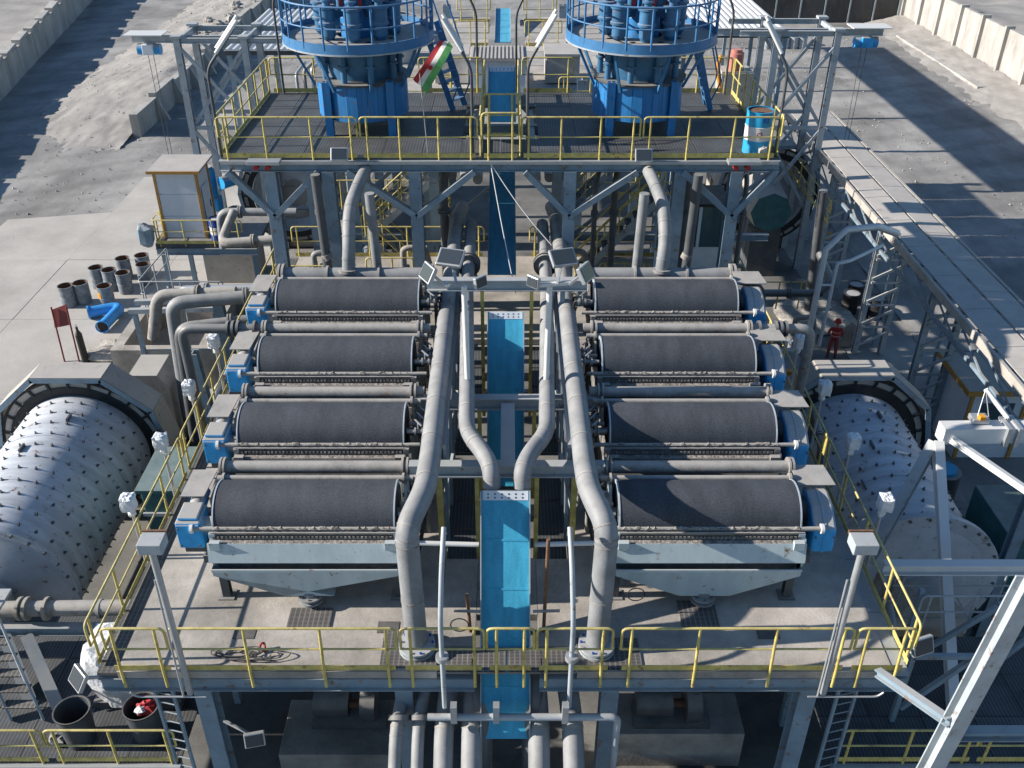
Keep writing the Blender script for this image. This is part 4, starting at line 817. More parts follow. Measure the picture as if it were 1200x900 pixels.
part(MB().tube(fillet([(13.9, 31.0, .6), (12.7, 30.0, 1.3), (11.5, 29.6, 1.35), (10.85, 29.4, .7), (10.8, 29.3, -2.6), (10.3, 29.3, -3.2), (8.3, 29.2, -3.2)], .02, 1), .13, 4), 'duct_body', 'white_paint', t)
part(MB().tube(fillet([(13.4, 30.9, .2), (11.8, 29.5, .25), (11.35, 29.4, .2), (11.25, 29.3, -3)], .02, 1), .08, 4), 'support_tube', 'white_paint', t)
part(MB().beam((10.9, 29.35, -.6), (11.3, 29.35, -.6), .06, .06), 'spacer', 'white_paint', t)

# ------------------------------------------------------------------ hoist frames left and right
def hoist(s, y0, y1, xi, xo, zt, nm):
    t = thing('hoist_frame', 'grey lattice hoist frame with roofed trolley at the %s of the plant' % nm, 'gantry', (s * xi, y0, GZ))
    for x, y in ((xi, y0), (xo, y0), (xi, y1), (xo, y1)):
        part(MB().ibeam((s * x, y, GZ), (s * x, y, zt), .28, .26, .03, (0, 1, 0)), 'leg', 'steel_light', t)
        part(MB().box(s * x - .22, s * x + .22, y - .22, y + .22, zt, zt + .1), 'cap_plate', 'steel_light', t)
    for y in (y0, y1):
        for z0, z1 in ((-3.0, 1.0), (1.0, 4.6)):
            part(MB().beam((s * xi, y - .06, z0), (s * xo, y - .06, z1), .12, .14), 'cross_brace', 'steel_light', t); part(MB().beam((s * xo, y + .06, z0), (s * xi, y + .06, z1), .12, .14), 'cross_brace', 'steel_light', t)
        part(MB().beam((s * xi, y, 1.0), (s * xo, y, 1.0), .12, .16), 'tie', 'steel_light', t); part(MB().ibeam((s * (xi - 1.6), y, zt - .12), (s * xo, y, zt - .12), .16, .22), 'top_beam', 'steel_light', t)
    for x in (xi, xo): part(MB().beam((s * x, y0, zt - .15), (s * x, y1, zt - .15), .12, .2), 'side_beam', 'steel_light', t)
    ym = (y0 + y1) / 2
    part(MB().ibeam((s * (xi - 2.6), ym, zt - .32), (s * (xo + 2.4), ym, zt - .32), .18, .3), 'runway_beam', 'steel_light', t)
    part(MB().box(s * (xo + .9), s * (xo + 2.6), ym - .5, ym + .5, zt - .1, zt - .06), 'trolley_roof', 'white_paint', t)
    h = thing('chain_hoist', 'blue electric hoist with hanging ropes on the %s frame' % nm, 'hoist', (s * (xo + 1.7), ym, zt - .8))
    part(MB().cyl((s * (xo + 1.2), ym, zt - .75), (s * (xo + 2.2), ym, zt - .75), .24, 16), 'drum_motor', 'blue_machine', h); part(MB().box(s * (xo + 1.45), s * (xo + 1.95), ym - .3, ym + .3, zt - .95, zt - .5), 'gear_case', 'panel_white' if s < 0 else 'blue_machine', h, .03)
    for d in (-.12, .12): part(MB().cyl((s * (xo + 1.7) + d, ym, zt - .9), (s * (xo + 1.7) + d * .4, ym, -4.6), .014, 6), 'rope', 'dark_steel', h)
    part(MB().box(s * (xo + 1.7) - .13, s * (xo + 1.7) + .13, ym - .08, ym + .08, -5.0, -4.6), 'hook_block', 'orange', h)
hoist(-1, 42.0, 44.5, 11.3, 14.2, 4.9, 'left'); hoist(1, 42.0, 44.5, 11.6, 14.2, 5.2, 'right')

# ------------------------------------------------------------------ left service platform with booth
sp = thing('service_platform', 'small steel service platform carrying the white booth at the left', 'platform', (-12.5, 37, GZ))
part(MB().box(-14.6, -10.4, 36.0, 39.5, -2.2, -2.02), 'floor', 'dark_steel', sp); part(MB().ibeam((-14.6, 36.0, -2.35), (-10.4, 36.0, -2.35), .16, .28), 'edge_beam', 'steel', sp)
for x in (-14.4, -10.6):
    for y in (36.2, 39.2): part(MB().beam((x, y, GZ), (x, y, -2.4), .18, .18), 'leg', 'steel', sp)
rail([(-14.55, 38.0), (-14.55, 36.0), (-10.9, 36.0)], -2.02, 'yellow rail round the corner of the booth platform', 1.05, sp=1.3)
bo = thing('control_booth', 'white panelled booth with orange frame and tan roof on the left service platform', 'booth', (-13.4, 37.2, -2.02))
part(MB().box(-14.3, -12.6, 36.6, 38.1, -2.0, .85), 'wall', 'panel_white', bo)
for x, y in ((-14.3, 36.6), (-12.6, 36.6), (-12.6, 38.1), (-14.3, 38.1)): part(MB().box(x - .05, x + .05, y - .05, y + .05, -2.0, .86), 'corner_post', 'orange_frame', bo)
part(MB().box(-14.5, -12.4, 36.4, 38.5, .86, .95), 'roof', 'cream', bo); part(MB().box(-14.52, -12.38, 36.38, 36.42, .84, .96), 'roof_trim', 'orange_frame', bo)
part(MB().box(-12.57, -12.54, 36.9, 37.7, -1.9, .1), 'door', 'panel_white', bo); part(MB().box(-12.545, -12.51, 37.6, 37.65, -1.0, -.7), 'door_handle', 'black', bo)
for k in range(3): part(MB().box(-14.24, -12.66, 36.575, 36.6, -1.95 + .95 * k, -1.05 + .95 * k), 'panel', 'panel_white', bo)
barrel(-12.05, 36.5, -2.02, ['barrel_blue', 'flag_white', 'barrel_blue'], 'dark blue and white steel drum beside the booth', .92, .32, None, 'white_paint')
single(lumpy((-14.9, 36.0, -1.6), .35, .3, .5, 21, 9, 6, .12, .5), 'hanging_motor', 'steel', 'grey hoist load hanging beside the booth', 'motor')
# open concrete settling box in front, grey rails, pumps
pit = thing('settling_pit', 'open concrete sump with dark liner below the booth', 'sump', (-12, 34, GZ))
for x0, x1, y0, y1 in ((-15.2, -9.0, 35.4, 35.8), (-15.2, -9.0, 31.0, 31.4), (-15.2, -14.8, 31.4, 35.4), (-11.9, -11.5, 31.4, 35.4)): part(MB().box(x0, x1, y0, y1, GZ, -4.2), 'sump_wall', 'concrete', pit)
part(MB().box(-11.5, -9, 31.4, 35.4, GZ, -5.2), 'dark_liner', 'sheet_dark', pit); part(MB().box(-14.79, -11.91, 31.41, 35.39, GZ, -5.6), 'sump_floor', 'concrete', pit)
rail([(-14.0, 35.6), (-14.15, 32.45), (-10.9, 32.45)], -3.1, 'grey pipe railing round the sump below the booth', 1.1, m='steel_light', sp=1.6, kick=False, drop=.9)
t = thing('pipe_bench', 'grey steel bench frame over the pumps left of the platform', 'frame', (-12.5, 30.5, GZ))
for y in (31.0, 31.7): part(MB().beam((-14.1, y, -2.5), (-10.8, y, -2.4), .18, .18), 'beam', 'steel_light', t)
for x in (-13.9, -12.6, -10.9): part(MB().beam((x, 31.0, GZ), (x, 31.0, -2.6), .16, .16), 'leg', 'steel', t)
def pump(x, y, z, m, label, s=1.):
    t = thing('pump_set', label, 'pump', (x, y, z))
    part(MB().box(x - .9 * s, x + .9 * s, y - .35 * s, y + .35 * s, z, z + .18), 'base', 'dark_steel', t); part(MB().cyl((x - .85 * s, y, z + .5), (x, y, z + .5), .3 * s, 18), 'motor', m, t)
    part(MB().cyl((x, y, z + .5), (x + .3 * s, y, z + .5), .1, 10), 'coupling', 'rust', t); part(MB().cyl((x + .3 * s, y, z + .55), (x + .65 * s, y, z + .55), .45 * s, 20).cyl((x + .5 * s, y, z + .6), (x + .5 * s, y, z + 1.3 * s), .16), 'volute', m, t)
pump(-12.2, 29.4, -5.2, 'blue_machine', 'blue pump set with orange guard left of the platform', 1.1)
single(MB().box(-13.6, -13.1, 29.2, 29.5, -5.2, -3.9), 'coupling_guard', 'orange', 'orange upright guard beside the blue pump', 'guard', None, .03)
pump(-10.2, 33.0, -5.2, 'dark_steel', 'dark pump set in the sump by the upper deck column', 1.2); pump(10.5, 33.5, -5.9, 'dark_steel', 'dark pump set right of the platform in shade', 1.2); pump(-3.8, 15.0, -5.2, 'dark_steel', 'dark pump set on the plinth under the left hopper', 1.0); pump(3.9, 14.7, -4.8, 'dark_steel', 'dark pump set on the plinth under the right hopper', 1.0)
single(lumpy((-16.2, 33.6, -5.75), 1.1, .7, .25, 31, 14, 6, .2, .4), 'rubble_pile', 'rubble', 'low pile of grey rubble beside the barrels', 'rubble')
# bundle of pipes leaving the platform on the left
def pipe(pts, r, label, m='pipe', fl=(), rad=.4, n=14, cat='pipe'):
    p = fillet(pts, rad, 6); t = thing('pipe', label, cat, p[0]); part(MB().tube(p, r, n), 'pipe_body', m, t)
    L = [0]
    for a, b_ in zip(p[:-1], p[1:]): L.append(L[-1] + (b_ - a).length)
    for f in fl:
        q = f * L[-1]; i = max(k for k in range(len(L)) if L[k] <= q); i = min(i, len(p) - 2); d = (p[i + 1] - p[i]).normalized(); c = p[i] + d * (q - L[i]); part(MB().flange(c, d, r * 1.5, .05).flange(c + d * .08, d, r * 1.5, .05), 'flange', m, t)
    return t
pipe([(-6.5, 26.0, .8), (-10.2, 25.4, .75), (-10.4, 25.3, -3.4), (-10.2, 25.3, -5)], .21, 'thick grey pipe bending down outside the left rail, upper one', 'pipe', (.16,))
pipe([(-6.5, 24.9, .6), (-9.7, 24.3, .5), (-9.9, 24.2, -3.6), (-9.6, 24.2, -5)], .17, 'thick grey pipe bending down outside the left rail, lower one', 'pipe_dark', (.2,))
pipe([(-9.2, 28.6, -.5), (-11.9, 28.6, -.6), (-12.3, 28.4, -2.2)], .2, 'curved tan pipe over the sump', 'dusty_steel', (.3,)); pipe([(-8.0, 31.5, .2), (-10.4, 31.5, 0), (-10.2, 33, .6)], .17, 'short tan pipe elbow beside the upper deck column', 'dusty_steel', (.3,))
pipe([(-8.2, 34.5, 0), (-11.2, 34.5, 0), (-11.3, 34.5, -1.5)], .16, 'pale flanged pipe below the far left mill', 'pipe', (.2, .5)); pipe([(-8.2, 30.0, -1), (-11.8, 30.2, -1.2), (-11.9, 30.2, -4)], .14, 'galvanised downpipe near the pump bench', 'galv', (.4,))
for k, (a, b_) in enumerate((((-9.0, 26.8, -5), (-9.2, 26.6, .2)), ((-8.9, 23.6, -5), (-9.1, 23.4, .2)))):
    t = thing('support_column', 'blue-grey support column among the left pipes, %s' % ['rear', 'front'][k], 'column', a); part(MB().ibeam(a, b_, .3, .3, .03, (0, 1, 0)), 'shaft', 'steel', t); part(MB().box(a[0] - .3, a[0] + .3, a[1] - .3, a[1] + .3, GZ, a[2]), 'footing', 'concrete', t)
t = thing('pump_floor', 'low concrete floor with dark machine bases left of the platform', 'plinth', (-9.4, 27, GZ))
part(MB().box(-11, -8, 22, 30, GZ + .02, GZ + .25), 'base_slab', 'concrete', t)
for k in range(5): part(MB().box(-10.6 + .3 * (k % 2), -8.6, 22.6 + 1.5 * k, 23.5 + 1.5 * k, GZ + .25, GZ + .7 + .3 * (k % 3)), 'machine_base', 'dark_steel' if k % 2 else 'concrete', t)
rail([(-10.6, 22.2), (-8.2, 22.2)], -5.0, 'yellow rail low down between the left mill and the platform', 1.0, sp=1.2)
# barrels, blue pipe bend, sign, gas bottle on the pavement
for k, (x, y) in enumerate([(-19.86, 37.94), (-19.3, 38.25), (-18.11, 37.94), (-19.19, 39.84), (-18.5, 39.6), (-17.75, 39.3), (-18.3, 40.85), (-17.5, 41.2), (-17.1, 40.2)]):
    t = barrel(x, y, GZ + .1, ['rust_barrel', 'rust_barrel'], ['open rusty steel drum at the left end of the barrel group', 'open steel drum with blue lid edge beside the leftmost drum', 'open drum with an orange patch in front of the barrel group', 'drum in the middle row, left one', 'drum in the middle row, centre one', 'drum in the middle row, right one', 'drum in the back row, left one', 'drum in the back row with dark red rim', 'drum in the back row, right end by the rail'][k], .98, .33, 'open drums on the pavement', open_=True)
    if k == 2: part(MB().lathe([(.338, GZ + .55), (.338, GZ + .85)], (x, y, 0), (0, 0, 1), 5, True, -PI * .35 + PI, -PI * .1 + PI), 'label_patch', 'orange', t)
t = thing('pipe_bend', 'bright blue plastic pipe elbow lying on the pavement', 'pipe', (-18, 37, GZ + .1))
part(MB().tube(fillet([(-18.5, 36.7, -5.6), (-17.2, 37.3, -5.6), (-17.4, 35.4, -5.6)], .55, 8), .24, 20, False), 'pipe_body', 'pvc_blue', t)
for p, d in (((-18.5, 36.7, -5.6), (1.3, .6, 0)), ((-17.4, 35.4, -5.6), (.2, -1.9, 0))): d = V(d).normalized(); part(MB().lathe([(.24, -.03), (.29, -.03), (.29, .05), (.24, .05)], V(p), d, 20), 'socket', 'pvc_blue', t); part(MB().flange(p, d, .2, .02), 'bore', 'black', t)
t = thing('sign_board', 'dark red sign board on two thin posts by the left mill', 'sign', (-17.8, 33, GZ + .1))
for x in (-18.15, -17.55): part(MB().cyl((x, 33, GZ + .1), (x - .12, 33.4, -3.6), .035, 8), 'post', 'maroon', t)
part(MB().prism([(-18.32, 33.3, -4.5), (-17.62, 33.3, -4.35), (-17.65, 33.45, -3.5), (-18.3, 33.45, -3.75)], (0, .03, 0)), 'board', 'maroon', t)
t = thing('gas_cylinder', 'dark gas cylinder standing beside the sign board', 'gas cylinder', (-17.3, 32.9, GZ + .1)); part(MB().lathe([(.0, GZ + .1), (.14, GZ + .1), (.14, -4.6), (.05, -4.4), (.05, -4.25), (0, -4.25)], (-17.25, 32.95, 0), (0, 0, 1), 14), 'bottle', 'black', t); part(MB().cyl((-17.25, 32.95, -4.25), (-17.25, 32.95, -4.15), .03, 8), 'valve', 'galv', t)

# ------------------------------------------------------------------ right side: glass booth, stair, pipes, person, cabin, frames
gb = thing('operator_booth', 'glazed operator booth with dark roof behind the right drums', 'booth', (6.4, 29.6, 0))
part(MB().box(5.65, 7.2, 29.2, 30.6, .003, .9), 'base_wall', 'white_paint', gb); part(MB().box(5.5, 7.35, 29.0, 30.75, 2.4, 2.5), 'roof', 'black', gb)
for x, y in ((5.65, 29.2), (7.2, 29.2), (5.65, 30.6), (7.2, 30.6), (6.4, 29.2)): part(MB().box(x - .05, x + .05, y - .05, y + .05, .9, 2.4), 'mullion', 'panel_white', gb)
for x0, x1 in ((5.7, 6.35), (6.45, 7.15)): part(MB().box(x0, x1, 29.19, 29.21, .9, 2.4), 'pane', 'glass', gb)
for x in (5.64, 7.19): part(MB().box(x, x + .02, 29.25, 30.55, .9, 2.4), 'pane', 'glass', gb)
d_ = part(MB().prism([(5.6, 29.15, .05), (4.95, 28.95, .05), (4.95, 28.95, 2.2), (5.6, 29.15, 2.2)], (.02, .05, 0)), 'door_leaf', 'panel_white', gb); part(MB().prism([(5.53, 29.10, 1.0), (5.02, 28.945, 1.0), (5.02, 28.945, 2.1), (5.53, 29.10, 2.1)], (-.01, -.02, 0)), 'door_pane', 'glass', d_); part(MB().prism([(5.6, 29.12, .9), (4.95, 28.92, .9), (4.95, 28.92, .98), (5.6, 29.12, .98)], (-.01, -.03, 0)), 'door_rail', 'orange_frame', d_)
def stair(p0, p1, wd, n, label, m='steel_light', rm='yellow'):
    p0, p1 = V(p0), V(p1); t = thing('steel_stair', label, 'stairs', p0); sd = V((0, wd, 0)) if abs(p1.x - p0.x) > abs(p1.y - p0.y) else V((wd, 0, 0))
    for o in (V((0, 0, 0)), sd):
        part(MB().beam(p0 + o, p1 + o, .04, .22), 'stringer', m, t)
        for h in (.55, 1.05): part(MB().tube([p0 + o + V((0, 0, h)), p1 + o + V((0, 0, h))], .026, 8), 'handrail', rm, t)
        for k in range(5): p = p0.lerp(p1, k / 4) + o; part(MB().cyl(p, p + V((0, 0, 1.05)), .024, 8), 'baluster', rm, t)
    for k in range(1, n): p = p0.lerp(p1, k / n); part(MB().beam(p, p + sd, .22, .03), 'tread', 'grating_light', t)
stair((2.3, 28.6, 0), (5.0, 28.6, 2.9), .8, 11, 'pale stair with yellow handrails rising to the right under the upper deck'); stair((-2.6, 30.9, -2.0), (-5.0, 30.9, .6), .8, 10, 'stair with yellow handrails behind the left feed header')
for k, (z, y) in enumerate(((-1.5, 30.5), (-3.2, 29.6))): pipe([(8.3, y, z), (11.4 - 2.2 * k, y, z), (11.7 - 2.2 * k, y + .1, z + .5), (11.8 - 2.2 * k, y + 2, z + .6)], .14, 'dark flanged pipe run right of the upper deck, %s' % ['upper', 'lower'][k], 'pipe_dark', (.15, .35, .55))
pipe([(9.0, 30.6, -1.5), (9.0, 30.6, -4.5)], .13, 'dark vertical branch pipe right of the upper deck', 'pipe_dark', (.2,)); pipe([(6.6, 25.6, 1.5), (7.7, 25.5, 1.3), (7.8, 25.4, .3)], .12, 'dark rubber elbow behind the rear right gearbox', 'rubber')
single(MB().cyl((7.3, 26.2, -.2), (8.9, 26.2, -.5), .08).cyl((7.3, 26.0, -1.8), (8.6, 26.0, -1.8), .08), 'brace_pipes', 'steel', 'blue-grey tie bars crossing beside the right platform edge', 'brace')
t = thing('side_brace', 'long dark diagonal brace between the right platform and the ground', 'brace', (9, 27, -5)); part(MB().beam((7.6, 27.8, -.4), (10.6, 26.8, -5.9), .22, .22), 'strut', 'steel', t); part(MB().beam((7.7, 27.8, -1.8), (9.4, 27.7, -1.7), .2, .2), 'tie', 'steel', t)
rail([(8.2, 31.6), (11.2, 31.6)], -2.6, 'yellow rail in the shade below the far right mill', 1.0, sp=1.0, kick=False); rail([(13.9, 38.0), (13.9, 46)], -2.0, 'thin yellow rail along the conveyor walkway', 1.0, sp=1.6)
single(MB().cyl((13.4, 37, -5.9), (13.0, 36.8, 0), .18), 'black_pipe_post', 'pipe_dark', 'tall black pipe standing beside the worker', 'pipe')
for k, (x, y) in enumerate(((15.4, 37.5), (16.4, 37.0), (15.9, 38.4))): barrel(x, y, GZ, ['black', 'black'], 'dark drum in the shade under the conveyor gallery, %s' % ['left', 'right', 'rear'][k], .95, .35, 'dark drums in the shade')
single(lumpy((13.6, 37.0, -5.9), 1.7, 1.6, .3, 77, 16, 8, .15, .1), 'slurry_spill', 'rubble', 'pale dried slurry mound behind the worker', 'mound')
t = thing('cement_block', 'pale concrete block leaning by the trestle foot next to the worker', 'block', (14.2, 34, GZ)); part(MB().prism([(14.0, 34.3, GZ), (14.5, 34.3, GZ), (14.6, 34.3, -5.0), (14.35, 34.3, -4.75), (14.05, 34.3, -5.1)], (.2, .4, 0)), 'block', 'concrete', t, .03)
def person(x, y, z):
    t = thing('person', 'worker in red coveralls and red helmet standing beside the conveyor trestle', 'person', (x, y, z))
    J = [(0, 0, .95, .155, .12), (0, -.01, 1.15, .15, .11), (0, -.02, 1.38, .18, .12), (0, -.02, 1.50, .07, .07), (0, .02, 1.60, .085, .095), (0, .03, 1.70, .08, .09),
         (-.20, -.02, 1.42, .065, .065), (-.29, .03, 1.16, .052, .052), (-.22, .24, 1.02, .042, .042), (-.17, .33, 1.02, .035, .025),
         (.20, -.02, 1.42, .065, .065), (.28, .02, 1.15, .052, .052), (.24, .20, .98, .042, .042), (.20, .29, .97, .035, .025),
         (-.10, 0, .88, .10, .10), (-.13, .02, .50, .075, .08), (-.14, -.02, .10, .055, .055), (-.15, .12, .04, .05, .04), (.10, 0, .88, .10, .10), (.14, .04, .50, .075, .08), (.16, .0, .10, .055, .055), (.18, .14, .04, .05, .04)]
    E_ = [(0, 1), (1, 2), (2, 3), (3, 4), (4, 5), (2, 6), (6, 7), (7, 8), (8, 9), (2, 10), (10, 11), (11, 12), (12, 13), (0, 14), (14, 15), (15, 16), (16, 17), (0, 18), (18, 19), (19, 20), (20, 21)]
    me = bpy.data.meshes.new('body'); me.from_pydata([j[:3] for j in J], E_, []); o = bpy.data.objects.new('body', me); sc.collection.objects.link(o)
    o.modifiers.new('skin', 'SKIN')
    lay = me.skin_vertices[0] if me.skin_vertices else None
    if lay is None:
        bpy.context.view_layer.objects.active = o; o.select_set(True); lay = me.skin_vertices[0]
    for k, j in enumerate(J): lay.data[k].radius = (j[3], j[4]); lay.data[k].use_root = (k == 0)
    sd = o.modifiers.new('sub', 'SUBSURF'); sd.levels = 2; sd.render_levels = 2
    dg = bpy.context.evaluated_depsgraph_get(); dg.update(); ev = bpy.data.meshes.new_from_object(o.evaluated_get(dg)); bpy.data.objects.remove(o)
    ev.materials.clear()
    for m in ('red', 'skin', 'black', 'maroon'): ev.materials.append(MATS[m])
    for p in ev.polygons:
        p.use_smooth = True; c = p.center
        p.material_index = 1 if (c.z > 1.5 or (c.y > .26 and c.z > .8)) else (2 if c.z < .13 else (3 if c.z < .9 else 0))
    o = bpy.data.objects.new('body', ev); sc.collection.objects.link(o); o.parent = t; t.rotation_euler = (0, 0, -.2)
    def loc(mb, name, m):
        off = V((0, 0, 0)); me = bpy.data.meshes.new(name); me.from_pydata(mb.v, [], mb.f); me.polygons.foreach_set('use_smooth', mb.sm); me.materials.append(MATS[m]); q = bpy.data.objects.new(name, me); sc.collection.objects.link(q); q.parent = t; return q
    h = loc(MB().lathe([(.135, 1.70), (.13, 1.76), (.10, 1.83), (.05, 1.865), (0, 1.87)], (0, .03, 0), (0, 0, 1), 20), 'helmet', 'red'); loc(MB().lathe([(.17, 1.695), (.12, 1.715)], (0, .045, 0), (0, 0, 1), 20), 'helmet_brim', 'red')
    loc(MB().lathe([(.17, .93), (.172, .98)], (0, 0, 0), (0, 0, 1), 16), 'belt', 'black')
    for z_ in (1.12, 1.3): loc(MB().lathe([(.182, z_), (.183, z_ + .03)], (0, -.015, 0), (0, 0, 1), 16), 'reflective_strip', 'galv')
    return t
person(13.41, 33.4, GZ)
cb = thing('site_cabin', 'white site cabin with tan roof and orange frame behind the right mill', 'cabin', (17, 27.8, GZ))
part(MB().box(15.7, 19.5, 26.6, 28.9, GZ, -3.2), 'wall', 'panel_white', cb)
for k in range(3): part(MB().box(15.5 + 1.4 * k, 16.88 + 1.4 * k, 26.35, 29.0, -3.19, -3.08 + .004 * k), 'roof_sheet', 'cream', cb)
part(MB().box(15.48, 19.7, 26.31, 26.345, -3.25, -3.06), 'roof_trim', 'orange_frame', cb); part(MB().box(15.44, 15.478, 26.31, 29.0, -3.25, -3.06), 'roof_trim', 'orange_frame', cb)
for x in (15.72, 17.6, 19.4): part(MB().box(x, x + .12, 26.54, 26.598, GZ, -3.26), 'frame_post', 'orange_frame', cb)
part(MB().box(16.2, 17.3, 26.57, 26.597, -4.8, -3.7), 'window', 'glass', cb)
# jib and steel frame at the right edge
fr = thing('portal_frame', 'tall pale steel portal frame with braces at the right edge', 'steel frame', (11, 16, GZ))
def fb(p0, p1, w_, h_, m='steel_light', n='member'): part(MB().ibeam(p0, p1, w_, h_, .03), n, m, fr)
part(MB().beam((10.3, 18.2, 1.05), (14, 18.3, 1.05), .38, .42), 'jib_beam', 'white_paint', fr); part(MB().box(11.75, 11.85, 17.95, 18.5, .8, 1.32), 'clamp', 'galv', fr); part(MB().box(12.0, 12.1, 17.95, 18.55, .8, 1.32), 'clamp', 'galv', fr)
fb((10.25, 18.1, .85), (9.72, 13.4, -3.0), .22, .24, 'white_paint', 'raking_leg'); fb((10.2, 18.15, .8), (8.6, 16.6, -1.6), .24, .26, 'steel_light', 'raking_brace'); fb((10.5, 18.0, 1.0), (12.8, 15.5, .2), .12, .16, 'white_paint', 'diagonal')
fb((8.2, 15.1, -.35), (12.5, 15.1, -.35), .22, .28, 'white_paint', 'cross_beam')
fb((7.62, 10.0, 4.2), (7.20, 10.0, -.5), .26, .3, 'steel_light', 'raking_column'); fb((7.35, 10.02, .75), (8.6, 10.02, .75), .18, .2, 'steel', 'tie'); fb((7.3, 10.05, 1.0), (6.75, 11.6, .4), .14, .16, 'steel', 'brace')
fb((12.6, 17.6, -6), (12.6, 17.6, 1.0), .26, .26, 'steel', 'column')
hk = thing('small_hoist', 'small white jib arm with an orange hook on top of the portal frame', 'hoist', (11.2, 18.3, 1.3)); part(MB().beam((11.9, 18.4, 1.35), (11.35, 18.7, 1.95), .08, .1), 'arm', 'white_paint', hk); part(MB().box(11.0, 11.4, 18.2, 18.5, 1.28, 1.42), 'winch', 'galv', hk, .02); part(MB().box(11.12, 11.25, 18.15, 18.3, 1.42, 1.52), 'hook', 'orange', hk)
for a in (11.15, 11.42): part(MB().cyl((11.35, 18.7, 1.95), (a, 18.35, 1.4), .012, 6), 'cable', 'galv', hk)
t = thing('control_cabinet', 'dark blue control cabinet right of the shaded mill', 'cabinet', (14, 20, GZ)); part(MB().box(13.2, 15.2, 18.5, 20.8, GZ, -2.6), 'body', 'teal_box', t, .03); part(MB().box(13.3, 14.1, 18.46, 18.5, -5.5, -2.9), 'door', 'teal_box', t); part(MB().box(13.6, 13.75, 18.44, 18.46, -3.6, -3.3), 'name_plate', 'cream', t)
t = thing('lube_tank', 'round blue capped tank among dark pipes behind the portal frame', 'tank', (13.0, 22.5, GZ)); part(MB().cyl((13.2, 22.5, GZ), (13.2, 22.5, -3.4), .5, 20), 'body', 'dark_steel', t); part(MB().cyl((13.2, 22.5, -3.4), (13.2, 22.5, -3.3), .36, 20), 'cap', 'barrel_cyan', t); part(MB().box(12.3, 14.2, 21.8, 23.4, GZ, -4.6), 'base', 'dark_steel', t)
rail([(9.0, 15.9), (12.8, 15.9), (13.2, 17)], -2.2, 'grey rail in front of the shaded mill end', 1.0, m='steel_light', sp=1.3, kick=False)
def ladder(p0, p1, wv, n, label, m='steel'):
    p0, p1, wv = V(p0), V(p1), V(wv); t = thing('ladder', label, 'ladder', p0)
    for o in (V((0, 0, 0)), wv): part(MB().beam(p0 + o, p1 + o, .05, .07), 'stile', m, t)
    for k in range(1, n): p = p0.lerp(p1, k / n); part(MB().cyl(p, p + wv, .015, 6), 'rung', m, t)
ladder((-6.45, 12.1, -5.9), (-6.45, 12.1, -.3), (-.4, .1, 0), 20, 'steel ladder beside the left front column'); ladder((6.4, 12.1, -5.9), (6.4, 12.1, -.3), (.4, .1, 0), 20, 'steel ladder beside the right front column'); ladder((10.6, 14.4, -5.8), (11.0, 15.0, -1.0), (.5, 0, 0), 14, 'dark ladder behind the portal frame')
# ------------------------------------------------------------------ low platforms at the bottom corners
for s, nm, x0, x1, y0, y1 in ((-1, 'left', -13.5, -6.75, 12.2, 16.3), (1, 'right', 6.75, 13.5, 12.2, 15.6)):
    t = thing('low_platform', 'low dark grating platform at the bottom %s of the plant' % nm, 'platform', ((x0 + x1) / 2, y0, GZ)); n = 6
    for i in range(n):
        for j in range(3):
            a, b_ = x0 + (x1 - x0) * i / n, x0 + (x1 - x0) * (i + 1) / n - .015; c, d = y0 + (y1 - y0) * j / 3, y0 + (y1 - y0) * (j + 1) / 3 - .015
            part(MB().box(a, b_, c, d, -3.08, -3.03), 'grating_panel', 'grating', t)
    part(MB().ibeam((x0, y0 - .06, -3.2), (x1, y0 - .06, -3.2), .1, .24), 'edge_beam', 'steel', t)
    for x in (x0 + .2, (x0 + x1) / 2, x1 - .2):
        for y in (y0 + .2, y1 - .2): part(MB().beam((x, y, GZ), (x, y, -3.1), .16, .16), 'leg', 'steel', t)
rail([(-9.35, 12.2), (-6.75, 12.2)], -3.03, 'yellow rail at the bottom left, right-hand length before the bins', 1.0, sp=1.3, drop=.1); rail([(-13.4, 12.2), (-9.42, 12.2)], -3.03, 'yellow rail at the bottom left, cut off by the picture edge', 1.0, sp=1.3, drop=.1)
rail([(6.8, 12.2), (9.6, 12.2)], -3.03, 'yellow rail at the bottom right in the shade', 1.0, sp=1.3, drop=.1); rail([(9.66, 12.2), (13, 12.2)], -3.03, 'yellow rail at the bottom right behind the raking column', 1.0, sp=1.3, drop=.1)
for k, (x, y) in enumerate(((-9.0, 12.75), (-7.6, 12.85))):
    t = thing('waste_bin', ['open dark steel bin on the bottom left platform, left one', 'open bin with crumpled pink and white rubbish, right one'][k], 'bin', (x, y, -3.03))
    part(MB().lathe([(.30, -3.02), (.36, -2.1), (.34, -2.1), (.29, -2.9), (0, -2.9)], (x, y, 0), (0, 0, 1), 24), 'body', 'dark_steel', t); part(MB().lathe([(.35, -2.12), (.375, -2.12), (.375, -2.09), (.35, -2.09)], (x, y, 0), (0, 0, 1), 24), 'rim', 'black', t)
    if k: part(lumpy((x + .08, y + .03, -2.2), .2, .18, .12, 3, 9, 6, .35, .1), 'rubbish', 'red', t); part(lumpy((x - .02, y - .05, -2.17), .12, .1, .1, 4, 8, 5, .35, .1), 'rubbish', 'wrap', t)
    else: part(lumpy((x - .45, y - .1, -2.9), .2, .15, .12, 8, 8, 5, .3, .2), 'dust_pan', 'dark_steel', t)
